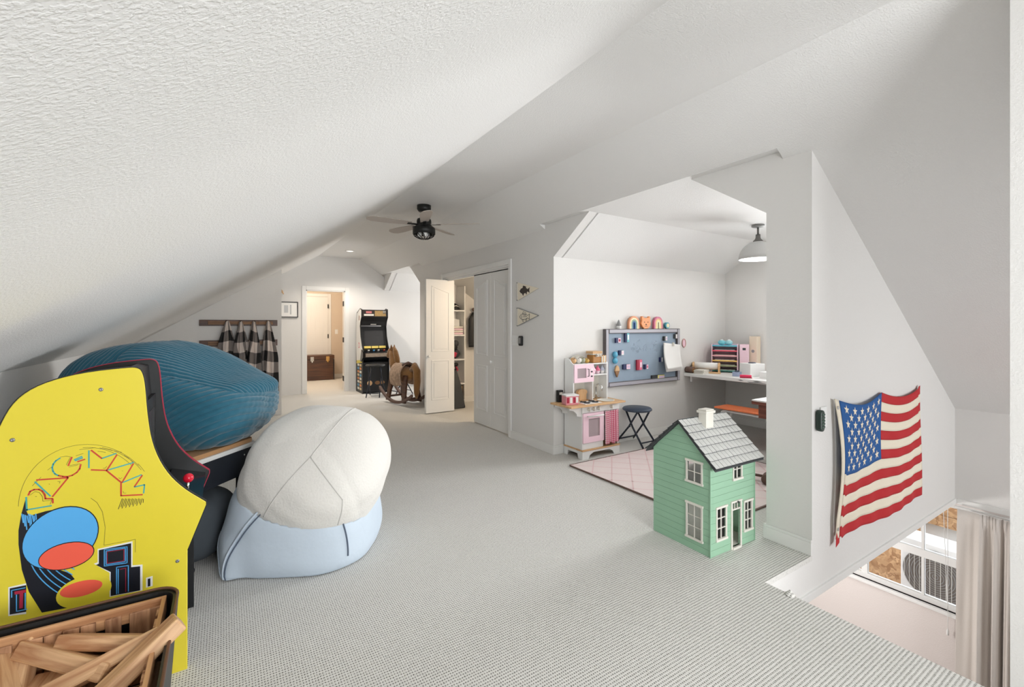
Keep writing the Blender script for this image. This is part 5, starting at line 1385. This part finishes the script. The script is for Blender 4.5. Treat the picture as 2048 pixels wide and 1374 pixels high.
# stacked letter trays
t = dthing('letter_tray', 'stack of rainbow coloured letter trays on the desk', 'tray', 5.50, 3.47, math.radians(-62))
cols = [(64, 128, 118), (150, 158, 120), (240, 196, 110), (240, 176, 180), (226, 92, 112), (96, 186, 208)]
for x in (-.15, .15): b = MB(); b.box(x - .006, x + .006, -.11, .11, 0, .36); b.build('side', M['pink'], t, bevel=.002)
b = MB(); b.box(-.15, .15, .104, .11, 0, .36); b.build('back', M['pink'], t)
for k, c in enumerate(cols):
    m = mat('tray_%d' % k, srgb(*c), .5)
    b = MB(); b.box(-.144, .144, -.112, .104, .012 + .064 * k, .018 + .064 * k); b.box(-.144, .144, -.116, -.110, .012 + .064 * k, .03 + .064 * k); b.build('shelf', m, t)
    if k < 5: b = MB(); b.box(-.12, .12, -.09, .09, .020 + .064 * k, .034 + .064 * k); b.build('paper_stack', M['offwhite'] if k % 2 else M['paper'], t)
for k, (x, lab) in enumerate(((-.04, 'aqua folded bundle on the letter trays'), (.04, 'pale aqua crumpled bundle on the letter trays'))):
    p = Vector((5.50, 3.47, DZ_ + .345)) + Matrix.Rotation(math.radians(-62), 3, 'Z') @ Vector((x, -.02 + .03 * k, 0))
    t2 = thing('paper_bundle', lab, 'bundle', p, .3 * k, 'things on the desk')
    b = MB(); b.ball((0, 0, .035), (.045, .05, .035), 10); b.build('wrap', mat('aqua_%d' % k, srgb(130, 206, 218) if k == 0 else srgb(176, 224, 230), .6), t2)
    b = MB(); b.obox((.01, 0, .06), (.05, .03, .02), (0, .3, .4)); b.build('fold', M['white'], t2)
t = dthing('magazine_file', 'pale pink upright magazine file beside the letter trays', 'file box', 5.60, 3.27, math.radians(-62))
b = MB(); b.box(-.05, .05, -.11, .11, 0, .36); b.build('body', M['pink'], t, bevel=.003)
b = MB(); b.box(-.018, .018, -.112, -.11, .29, .32); b.build('label', M['darkgrey'], t)
t = dthing('cardboard_box', 'tall cream cardboard box standing at the back of the desk', 'box', 5.785, 3.24)
b = MB(); b.box(-.045, .045, -.05, .05, 0, .46); b.build('body', mat('cream_card', srgb(238, 222, 200), .7), t, bevel=.003)
b = MB(); b.lathe([(.001, 0), (.02, 0), (.02, .002), (.001, .002)], (-.045, 0, .27), 16, Matrix.Rotation(-PI / 2, 3, 'Y')); b.build('label', M['grey'], t)
t = dthing('white_box', 'white cube box with dark oval slot on the desk', 'box', 5.33, 3.02, math.radians(-20))
b = MB(); b.box(-.10, .10, -.09, .09, 0, .15); b.build('body', M['white'], t, bevel=.004)
b = MB(); b.tube([(.04 * math.cos(2 * PI * i / 16), .025 * math.sin(2 * PI * i / 16), .153) for i in range(16)], .008, 8, True); b.build('slot_ring', M['slate'], t, True)
t = dthing('blue_bin', 'small blue grey toy bin at the front of the desk', 'bin', 5.15, 3.10, .2)
b = MB(); b.prism(rrect(-.05, .05, -.04, .04, .015), 'z', 0, .05); b.build('body', mat('blue_grey', srgb(160, 172, 200), .5), t, bevel=.003)
b = MB(); b.ball((0, 0, .055), (.03, .025, .015), 10); b.build('contents', M['slate'], t, True)
t = dthing('stapler', 'bright pink stapler lying at the front edge of the desk', 'stapler', 5.04, 2.93, math.radians(-57))
b = MB(); b.box(-.06, .06, -.016, .016, .012, .036); b.build('arm', mat('hot_pink', srgb(232, 50, 96), .35), t, bevel=.006); b = MB(); b.box(-.06, .065, -.018, .018, 0, .010); b.build('base', M['crimson'], t, bevel=.003)
t = dthing('clear_bin', 'clear white plastic tray at the right on the desk', 'tray', 5.35, 2.68, 0)
b = MB(); b.box(-.17, .17, -.17, .17, 0, .006); b.box(-.17, -.165, -.17, .17, .006, .07); b.box(.165, .17, -.17, .17, .006, .07); b.box(-.165, .165, -.17, -.165, .006, .07); b.box(-.165, .165, .165, .17, .006, .07); b.build('body', M['white'], t)
b = MB(); b.box(-.15, .15, -.15, .15, .007, .035); b.build('paper_stack', M['paper'], t)

# ================================================================== BENCH AND LOW TABLE
t = thing('bench', 'low bench with orange seat and white tube legs under the desk', 'bench', (4.895, 2.665, 0))
b = MB(); b.box(-.13, .13, -.62, .48, .375, .395); b.build('seat', M['orange'], t, bevel=.006)
for y in (-.50, .40):
    b = MB(); b.tube([(-.12, y + .06 * (1 if y > 0 else -1), .012), (-.115, y + .03 * (1 if y > 0 else -1), .26), (-.10, y, .34), (-.07, y - .02, .364), (.07, y - .02, .364), (.10, y, .34), (.115, y + .03 * (1 if y > 0 else -1), .26), (.12, y + .06 * (1 if y > 0 else -1), .012)], .012, 10); b.build('leg', M['white'], t, True)
for x in (-.105, .105):
    b = MB(); b.cyl((x, -.5, .357), (x, .38, .357), .010, n=10); b.build('side_tube', M['white'], t, True)
t = thing('low_table', 'low reddish wooden table with white top beside the orange bench', 'table', (4.56, 2.06, 0))
b = MB(); b.box(-.19, .19, -.42, .42, .585, .60); b.build('top_sheet', M['white'], t, bevel=.002)
b = MB(); b.box(-.192, .192, -.422, .422, .555, .585); b.build('tabletop', M['redwood'], t, bevel=.004)
for x, y in ((-.15, .14), (.15, .14), (-.15, -.36), (.15, -.36)):
    b = MB(); b.box(x - .022, x + .022, y - .022, y + .022, 0, .555); b.build('leg', M['redwood'], t, bevel=.003)
for q in ((-.125, .125, .365, .38), (-.125, .125, -.36, -.345)):
    b = MB(); b.box(q[0], q[1], q[2], q[3], .42, .555); b.build('apron', M['redwood'], t)
for x in (-.14, .125):
    b = MB(); b.box(x, x + .015, -.345, .38, .42, .555); b.build('apron', M['redwood'], t)
t = thing('pull_toy', 'brown wooden rollers of a toy lying on the pink rug behind the pillar', 'toy', (3.80, 2.02, .013), math.radians(20))
for y in (0, .16):
    b = MB(); b.lathe([(.001, -.05), (.04, -.05), (.045, -.04), (.045, .04), (.04, .05), (.001, .05)], (0, y, .045), 20, Matrix.Rotation(PI / 2, 3, 'Y')); b.build('roller', M['brown'], t, True)
b = MB(); b.box(.055, .075, -.03, .19, .03, .05); b.build('axle_bar', M['brown'], t, bevel=.004)

# ================================================================== FAR ARCADE CABINET
t = thing('arcade_cabinet', 'tall black arcade cabinet with white sides by the far doorway', 'arcade cabinet', (2.515, 9.13, 0))
prof = [(.26, 0), (-.25, 0), (-.25, .62), (-.31, .74), (-.31, .80), (-.20, .92), (-.10, 1.10), (-.06, 1.30), (-.10, 1.40), (-.17, 1.48), (-.16, 1.64), (-.05, 1.66), (.20, 1.58), (.26, 1.40)]
for x in (-.26, .245):
    b = MB(); b.prism(prof, 'x', x, x + .015); sp_ = b.build('side_panel', M['black'], t, bevel=.002)
    if x < 0:
        up = [(.22, .62), (-.20, .62), (-.245, .72), (-.27, .80), (-.18, .93), (-.085, 1.11), (-.04, 1.31), (-.085, 1.42), (-.15, 1.49), (-.145, 1.62), (-.05, 1.64), (.18, 1.56), (.24, 1.38), (.245, .9)]
        b = MB(); b.prism(up, 'x', x - .0015, x + .001); b.build('side_print', M['white'], sp_, label='white printed upper side')
        b = MB(); b.prism([(.22, .56), (-.2, .60), (-.23, .66), (.2, .62)], 'x', x - .002, x + .001); b.build('side_print', M['yellow'], sp_)
        b = MB(); b.lathe([(.001, 0), (.055, 0), (.055, .001), (.001, .001)], (x - .002, .02, .93), 20, Matrix.Rotation(-PI / 2, 3, 'Y')); b.build('emblem', mat('emblem_pink', srgb(226, 90, 110), .5), sp_)
        b = MB(); b.lathe([(.001, 0), (.04, 0), (.04, .001), (.001, .001)], (x - .0035, .02, .93), 20, Matrix.Rotation(-PI / 2, 3, 'Y')); b.build('emblem', M['white'], sp_)
        b = MB(); b.prism(rrect(-.02, .03, 1.42, 1.52, .02), 'x', x - .003, x - .001); b.build('emblem', M['midwood'], sp_)
        tcol = [mat('art%d' % k, srgb(*c), .5) for k, c in enumerate(((226, 206, 160), (90, 160, 200), (230, 150, 90), (240, 240, 230)))]
        for rr in range(8):
            for c in range(2):
                b = MB(); b.prism(rrect(-.16 + .17 * c, -.03 + .17 * c, .06 + .066 * rr, .105 + .066 * rr, .01, 2), 'x', x - .0015, x + .001); b.build('art_tile', tcol[(rr * 2 + c * 3 + rr // 3) % 4], sp_)
x0, x1 = -.245, .245
b = MB(); b.prism([(.24, .03), (-.23, .03), (-.23, .60), (.24, .60)], 'x', x0, x1); b.build('cabinet_body', M['black'], t)
b = MB(); b.prism([(-.20, .62), (-.31, .70), (-.335, .70), (-.335, .80), (-.20, .86), (-.1, .62)], 'x', x0 - .03, x1 + .03); dk_ = b.build('control_deck', M['blackgloss'], t, bevel=.006)
b = MB(); b.box(x0 + .02, x1 - .02, -.3365, -.335, .715, .785); b.build('deck_print', mat('deck_print', srgb(168, 150, 132), .5, bump=(30, 0, .001), vary=.5), dk_)
for k, c in enumerate(((-.15, M['white']), (-.05, M['blue']), (.04, M['white']), (.15, M['red']))):
    b = MB(); b.cyl((c[0], -.27, .832), (c[0], -.268, .85), .018, n=12); b.build('button', c[1], dk_)
b = MB(); b.prism([(-.16, .86), (-.08, 1.08), (-.03, 1.30), (.24, 1.30), (.24, .62), (-.1, .62)], 'x', x0, x1); b.build('screen_box', M['black'], t)
b = MB(); b.prism([(-.145, .91), (-.082, 1.085), (-.079, 1.084), (-.142, .909)], 'x', x0 + .06, x1 - .06); b.prism([(-.083, 1.085), (-.052, 1.22), (-.048, 1.22), (-.079, 1.084)], 'x', x0 + .06, x1 - .06); b.build('screen', M['screen'], t)
for k in range(3):
    b = MB(); b.obox((-.145 + .145 * k, -.167, .895), (.13, .012, .045), (math.radians(-20), 0, 0)); b.build('card', mat('card_yellow', srgb(236, 210, 110), .5) if k == 0 else bpy.data.materials['card_yellow'], t)
b = MB(); b.prism([(-.155, 1.485), (-.145, 1.63), (.24, 1.55), (.24, 1.32), (-.06, 1.32), (-.09, 1.40)], 'x', x0, x1); mq = b.build('marquee_box', M['black'], t)
b = MB(); b.prism([(-.160, 1.49), (-.150, 1.625), (-.147, 1.625), (-.156, 1.49)], 'x', x0 + .005, x1 - .005); b.build('marquee', mat('marquee_dark', srgb(52, 44, 42), .3), mq)
for (xa, xb, za_, zb_, m) in ((-.21, -.02, 1.51, 1.545, M['offwhite']), (-.17, -.06, 1.56, 1.60, mat('mq_pink', srgb(200, 120, 120), .5)), (.0, .22, 1.505, 1.61, mat('mq_gold', srgb(170, 140, 90), .5, bump=(40, 0, .001), vary=.4)), (.16, .22, 1.55, 1.61, M['white'])):
    b = MB(); b.prism([(-.1608 - (za_ - 1.49) * -.074, za_), (-.1608 - (zb_ - 1.49) * -.074, zb_), (-.150, zb_), (-.150, za_)], 'x', xa, xb); b.build('marquee_print', m, mq)
b = MB(); b.box(-.06, .05, -.075, -.07, 1.335, 1.35); b.build('speaker_text', M['offwhite'], mq)
for k, (x, r_) in enumerate(((-.12, .05), (.03, .05), (.13, .045))):
    b = MB(); b.lathe([(r_ * .35 if k else .001, 0), (r_, 0), (r_, .002), (r_ * .35 if k else .001, .002)], (x, -.2302, .20), 22, Matrix.Rotation(PI / 2, 3, 'X') @ Matrix.Scale(1 if k == 0 else .7, 3, Vector((0, 1, 0)))); b.build('kick_print', M['wood'] if k == 0 else M['midwood'], t)
stool('black round folding stool directly in front of the far arcade cabinet', (2.38, 8.46, 0), math.radians(60), .60, M['black'], mat('far_leg', srgb(52, 56, 66), .4, .4), .175)
stool('black round folding stool between the far arcade cabinet and rocking horse', (2.86, 8.46, 0), math.radians(15), .60, M['black'], bpy.data.materials['far_leg'], .165)

# ================================================================== ROCKING HORSE
hd_ = math.radians(-78)
t = thing('rocking_horse', 'wooden rocking horse with floral saddle and brown fur tail', 'rocking horse', (2.57, 7.47, 0), hd_)
# local x: rear (+) / head (-)
for y in (-.15, .15):
    pts = []
    for i in range(15):
        a = -1 + 2 * i / 14; x = .52 * a; z = .02 + .20 * a * a * (1 if a < 0 else .8)
        pts.append((x, z))
    b = MB(); top_ = [(x, z + .045) for x, z in pts][::-1]; b.prism(pts + top_, 'y', y - .022, y + .022); b.build('rocker', M['brown'], t, bevel=.004)
    for x, lean in ((-.20, -.04), (.22, .05)):
        b = MB(); b.add([(x + lean - .045, y - .02, .05), (x + lean + .045, y - .02, .05), (x + lean + .045, y + .02, .05), (x + lean - .045, y + .02, .05), (x - .055, y * .6 - .02, .50), (x + .055, y * .6 - .02, .50), (x + .055, y * .6 + .02, .50), (x - .055, y * .6 + .02, .50)],
                     [(0, 3, 2, 1), (4, 5, 6, 7), (0, 1, 5, 4), (1, 2, 6, 5), (2, 3, 7, 6), (3, 0, 4, 7)]); b.build('leg', M['darkwood'], t, bevel=.006)
for x in (-.26, .26):
    b = MB(); b.box(x - .03, x + .03, -.13, .13, .10, .125); b.build('crossbar', M['darkwood'], t, bevel=.003)
b = MB(); b.ball((.02, 0, .50), (.30, .13, .14), 24); b.build('body', M['fur'], t, True)
sad = mat('floral_saddle', srgb(176, 150, 128), .9, bump=(26, .3, .004), vary=.7)
def sf(a, c):
    ang = math.radians(-32 + 244 * c); x = -.17 + .34 * a
    rr_ = .16 + .02 * math.sin(PI * a)
    return (x, rr_ * math.cos(ang) * .98, .47 + (.19 if math.sin(ang) > 0 else .30) * math.sin(ang) + .025 * abs(2 * a - 1) ** 2)
b = MB(); b.grid(sf, 14, 24); b.build('saddle', sad, t, True, solid=.012)
b = MB(); b.tube([(.14, -.10, .66), (.16, 0, .70), (.14, .10, .66)], .022, 8); b.build('cantle', M['brown'], t, True)
b = MB(); b.tube([(-.20, 0, .52), (-.28, 0, .66), (-.33, 0, .80), (-.37, 0, .90)], [.10, .09, .07, .05], 14); nk = b.build('neck', M['fur'], t, True)
b = MB(); b.tube([(-.33, 0, .90), (-.40, 0, .87), (-.47, 0, .80), (-.50, 0, .77)], [.05, .058, .045, .034], 14); hdh = b.build('head', M['fur'], t, True)
for y in (-.03, .03):
    b = MB(); b.lathe([(.018, 0), (.014, .03), (.001, .06)], (-.34, y, .93), 8); b.build('ear', M['fur'], hdh, True)
b = MB(); b.tube([(-.30, 0, .95), (-.25, 0, .86), (-.20, 0, .74), (-.15, 0, .64)], [.02, .045, .05, .03], 10); b.build('mane', M['fur'], t, True)
b = MB(); b.tube([(.26, 0, .58), (.36, 0, .66), (.42, 0, .58), (.43, 0, .40), (.42, 0, .22), (.41, 0, .13)], [.04, .055, .062, .058, .045, .018], 14); b.build('tail', M['fur'], t, True)

# ================================================================== CLOSET CONTENTS
SY0, SY1, SX0, SX1 = 6.75, 7.04, 2.985, 3.385
t = thing('shelf_unit', 'white open shelf tower built into the closet', 'shelf', (3.18, 6.9, 0))
o9 = t.location
for x in (SX0, SX1 - .018):
    b = MB(o9); b.prism([(SY0, 0), (SY1, 0), (SY1, zr(x + .018) - .01), (SY0, zr(x + .018) - .01)], 'x', x, x + .018); b.build('side_panel', M['white'], t)
shz = (.10, .37, .77, 1.17, 1.575)
for z in shz: b = MB(o9); b.box(SX0 + .018, SX1 - .018, SY0, SY1, z - .02, z); b.build('shelf', M['white'], t)
def cthing(name, label, cat, x, y, z): return thing(name, label, cat, (x, y, z + .001), 0, 'things in the closet')
t = cthing('cap', 'black cap on the top closet shelf', 'cap', 3.25, 6.90, 1.575)
b = MB(); b.ball((0, 0, 0), (.10, .10, .12), 16); b.v = [Vector((p.x, p.y, max(p.z, 0))) for p in b.v]; b.build('crown', M['black'], t, True)
b = MB(); b.prism([(-.08, -.06), (.08, -.06), (.06, -.13), (-.06, -.13)], 'z', .002, .012); b.build('brim', M['black'], t, bevel=.003)
b = MB(); b.tube([(-.085, -.05, .05), (0, -.085, .075), (.08, -.05, .045)], .008, 6); b.build('band', M['offwhite'], t, True)
t = cthing('folded_towels', 'stack of folded cream towels on the second closet shelf', 'towels', 3.26, 6.88, 1.17)
for k in range(4): b = MB(); b.box(-.10, .10, -.11, .10, .002 + .035 * k, .033 + .035 * k); b.build('towel', M['offwhite'] if k % 2 else M['pink'], t, bevel=.012)
b = MB(); b.obox((.0, .02, .20), (.17, .012, .12), (math.radians(-14), .1, 0)); b.build('card', M['white'], t)
t = cthing('bag_pile', 'pile of dark bags with a red buckle on the third closet shelf', 'bags', 3.22, 6.90, .77)
for k, (x, z, r_) in enumerate(((-.05, .07, .07), (.05, .08, .08), (0, .19, .08), (.04, .25, .06))): b = MB(); b.ball((x, -.01 * k, z), (r_, r_ * .9, r_ * .98), 12); b.build('pouch', M['darkgrey'] if k % 2 else M['black'], t, True)
b = MB(); b.obox((0, -.09, .07), (.06, .02, .08), (0, .4, 0)); b.build('buckle', M['crimson'], t, bevel=.004)
t = cthing('red_strap', 'red strap bundle on the low closet shelf', 'strap', 3.26, 6.86, .37)
b = MB(); b.tube([(0, 0, .01), (.03, -.02, .08), (-.02, -.03, .15), (.03, -.01, .22), (0, 0, .28)], .018, 8); b.build('webbing', M['crimson'], t, True)
b = MB(); b.ball((.0, 0, .30), (.05, .04, .035), 10); b.build('clip', M['black'], t, True)
t = cthing('shoe_box', 'tan shoe boxes on the bottom closet shelf', 'box', 3.22, 6.89, .10)
for k in range(2):
    b = MB(); b.box(-.14, .12, -.12, .12, .002 + .11 * k, .105 + .11 * k); b.build('box', M['wood'] if k else M['midwood'], t, bevel=.003)
t = thing('duffel_bag', 'tall dark grey canvas bag leaning behind the open closet door', 'bag', (3.17, 6.60, 0), 0, 'things in the closet')
b = MB(); b.add([(-.16, -.10, .003), (.10, -.10, .003), (.10, .08, .003), (-.16, .08, .003), (-.13, -.04, .35), (.06, -.04, .35), (.06, .09, .35), (-.13, .09, .35), (-.10, .02, .62), (.0, .02, .62), (.0, .09, .62), (-.10, .09, .62)],
         [(0, 3, 2, 1), (8, 9, 10, 11)] + [(a, a - (a % 4) + (a + 1) % 4, a - (a % 4) + (a + 1) % 4 + 4, a + 4) for a in range(8)]); b.build('bag_body', M['darkgrey'], t, bevel=.02)
b = MB(); b.tube([(-.08, .02, .60), (-.05, -.01, .70), (-.02, .02, .60)], .008, 6); b.build('strap', M['black'], t, True)
t = thing('hanging_jacket', 'black jacket hanging at the end wall of the closet', 'jacket', (3.68, 7.0, .95), 0, 'things in the closet')
def jf(a, c):
    ang = 2 * PI * a; wd = .13 * (.45 + .55 * min(1, c * 5)) * (1 + .08 * math.sin(4 * ang))
    return (wd * math.cos(ang), -.05 + .045 * math.sin(ang) * (1 + .2 * math.sin(5 * ang)), .60 - .60 * c)
b = MB(); b.grid(jf, 40, 16); b.build('shell', M['black'], t, True, solid=.004)
b = MB(); b.tube([(0, -.04, .59), (0, -.04, .66), (.02, -.02, .68), (.03, 0, .66)], .005, 6); b.build('hook', M['steel'], t, True)
b = MB(); b.ball((0, -.05, .645), (.07, .035, .04), 12); b.build('hood', M['brown'], t, True)

# ================================================================== FAR HALL: TRUNK, PICTURE, WALL HOOK
t = thing('wooden_chest', 'dark wooden storage chest with brass latches beyond the far doorway', 'chest', (1.92, 11.86, 0))
b = MB(); b.box(-.36, .36, -.21, .20, .005, .50); b.build('body', M['darkwood'], t, bevel=.004)
b = MB(); b.box(-.365, .365, -.215, .205, .505, .60); b.build('lid', M['darkwood'], t, bevel=.008)
brass = mat('brass', srgb(198, 160, 98), .35, .8)
for x, m in ((-.14, M['chrome']), (.21, brass)):
    b = MB(); b.box(x - .04, x + .04, -.225, -.21, .46, .57); l_ = b.build('latch', m, t, bevel=.004); b = MB(); b.cyl((x, -.235, .43), (x, -.225, .47), .02, n=12); b.build('latch_ring', m, l_, True)
for x in (-.35, .35): b = MB(); b.box(x - .012, x + .012, -.217, -.20, .005, .50); b.build('corner_strip', M['black'], t)
pa, pb = at(562, 603, Y=9.49), at(595, 635, Y=9.49)
t = thing('framed_picture', 'black framed picture on the far wall left of the doorway', 'picture', ((pa.x + pb.x) / 2 - .04, 9.492, (pa.z + pb.z) / 2))
w2, h2 = .19, .148
for q in ((-w2, -w2 + .014, -h2, h2), (w2 - .014, w2, -h2, h2), (-w2 + .014, w2 - .014, -h2, -h2 + .014), (-w2 + .014, w2 - .014, h2 - .014, h2)):
    b = MB(); b.box(q[0], q[1], -.02, 0, q[2], q[3]); b.build('frame_rail', M['black'], t)
b = MB(); b.box(-w2 + .014, w2 - .014, -.010, -.004, -h2 + .014, h2 - .014); mt = b.build('mat_board', M['paper'], t)
b = MB(); b.box(-.05, .02, -.0115, -.010, -.06, .08); b.build('print', mat('print_grey', srgb(200, 202, 204), .6), mt)
b = MB(); b.box(.05, .075, -.0115, -.010, -.09, .09); b.build('print', bpy.data.materials['print_grey'], mt)
p = at(564, 583, Y=9.47)
t = thing('wall_ornament', 'small tan ornament on a cord above the framed picture', 'ornament', (p.x, 9.48, p.z))
b = MB(); b.tube([(-.02, 0, .04), (0, -.01, .0), (.03, 0, -.05)], [.012, .018, .006], 8); b.build('charm', M['wood'], t, True)
b = MB(); b.cyl((-.02, 0, .04), (-.02, 0, .10), .003, n=6); b.build('cord', M['brown'], t)
b = MB(); b.cyl((-.03, 0, -.22), (-.03, 0, -.12), .003, n=6); b.build('cord', M['brown'], t)

# ================================================================== LOWER WINDOW: CURTAIN, BLIND CORD, AND OUTSIDE
t = thing('curtain', 'beige linen pleated curtain hanging over the lower stairwell window', 'curtain', (5.32, .90, -.25))
def cuf(a, c):
    y = 1.222 - .50 * a - .012 * math.sin(7 * a) * c
    ph_ = 2 * PI * (1.2 * a + 5.6 * a * a)                      # broad folds at the left, pinch pleats at the right
    d_ = (.030 * math.sin(ph_ + .5 * math.sin(2 * c)) + .012 * math.sin(2.3 * ph_ + 2 * c)) * (.55 + .7 * min(1, c * 3)) 
    d_ -= .03 * math.exp(-((a - .05) / .08) ** 2)
    if c < .05: d_ = d_ * .6 - .010 * (1 if math.sin(2 * PI * 13 * a) > .4 else 0) * (a > .3)
    return (5.33 + d_ - .06 * c * (1 - a), y + .02 * c * (1 - a) ** 2, -.25 - 2.44 * c)
b = MB(t.location); b.grid(cuf, 150, 40); b.build('cloth', M['curtain'], t, True, solid=.002)
b = MB(t.location); b.cyl((5.40, .30, -.258), (5.40, 1.255, -.258), .008, n=10); b.build('rod', M['white'], t, True)
t = thing('blind_cord', 'thin white blind cord with tassel in front of the lower window', 'cord', (5.41, 1.305, -.26))
b = MB(); b.cyl((0, 0, -.005), (0, .0, -1.10), .0025, n=6); b.build('cord', M['white'], t); b = MB(); b.cyl((0, .03, -.005), (0, .0, -.95), .0025, n=6); b.build('cord', M['white'], t)
b = MB(); b.lathe([(.003, 0), (.009, -.02), (.009, -.055), (.001, -.06)], (0, 0, -1.10), 10); b.build('tassel', M['white'], t, True)
# air conditioner outdoor unit
ax = 6.25
pc = at(1866, 1152, X=ax)
t = thing('outdoor_unit', 'white outdoor air conditioner unit with round fan grille outside the lower window', 'air conditioner', (ax + .16, pc.y - .02, pc.z - .40))
b = MB(); b.box(-.155, .16, -.40, .29, 0, .72); cs = b.build('case', M['white'], t, bevel=.01)
ctr = Vector((-.158, .0, .40)); R_ = .265
b = MB(); b.lathe([(.001, 0), (R_, 0), (R_, .004), (.001, .004)], ctr + Vector((.001, 0, 0)), 36, Matrix.Rotation(-PI / 2, 3, 'Y')); b.build('fan_opening', mat('ac_dark', srgb(120, 112, 104), .7), cs)
for k in range(12):
    r_ = R_ * (k + 1) / 12
    b = MB(); b.tube([ctr + Vector((-.010, r_ * math.cos(2 * PI * i / 40), r_ * math.sin(2 * PI * i / 40))) for i in range(40)], .0028, 5, True); b.build('grille_ring', M['grey'], cs, True)
for k in range(-6, 7):
    y = k * .042; hh = math.sqrt(max(0, R_ * R_ - y * y)); b = MB(); b.cyl(ctr + Vector((-.014, y, -hh)), ctr + Vector((-.014, y, hh)), .0022, n=5); b.build('grille_bar', M['offwhite'], cs)
b = MB(); b.box(-.20, .18, -.36, -.32, -.06, 0); b.box(-.20, .18, .20, .24, -.06, 0); b.build('bracket', M['grey'], t)
t = thing('plywood_sheet', 'strand board sheet standing left of the outdoor unit beyond the window', 'board', (6.62, 2.45, -2.7))
b = MB(); b.box(0, .02, -.62, .62, 0, 2.03); b.build('panel', M['osb'], t)
b = MB(); b.box(0, .02, -.62, .62, 2.045, 2.38); b.build('panel', M['osb'], t)
t = thing('wall_cladding', 'white horizontal cladding boards outside above the outdoor unit', 'cladding', (7.0, 1.6, -2.7))
for k in range(16):
    b = MB(); b.obox((0, 0, .1 + .17 * k), (.025, 5, .168), (0, math.radians(4), 0)); b.build('board', M['white'], t)
t = thing('board_strip', 'long strand board strip high on the wall outside the window', 'board', (6.96, 1.6, -.98))
b = MB(); b.box(-.03, -.005, -2, 2, 0, .13); b.build('strip', M['osb'], t)
b = MB(); b.box(-.03, -.005, -2, 2, .135, .30); b.build('strip', M['osb'], t)
b = MB(); b.box(5.7, 12, -6, 10, -2.85, -2.75); struct(b.build('ground', mat('ground_concrete', srgb(190, 186, 180), .9)))
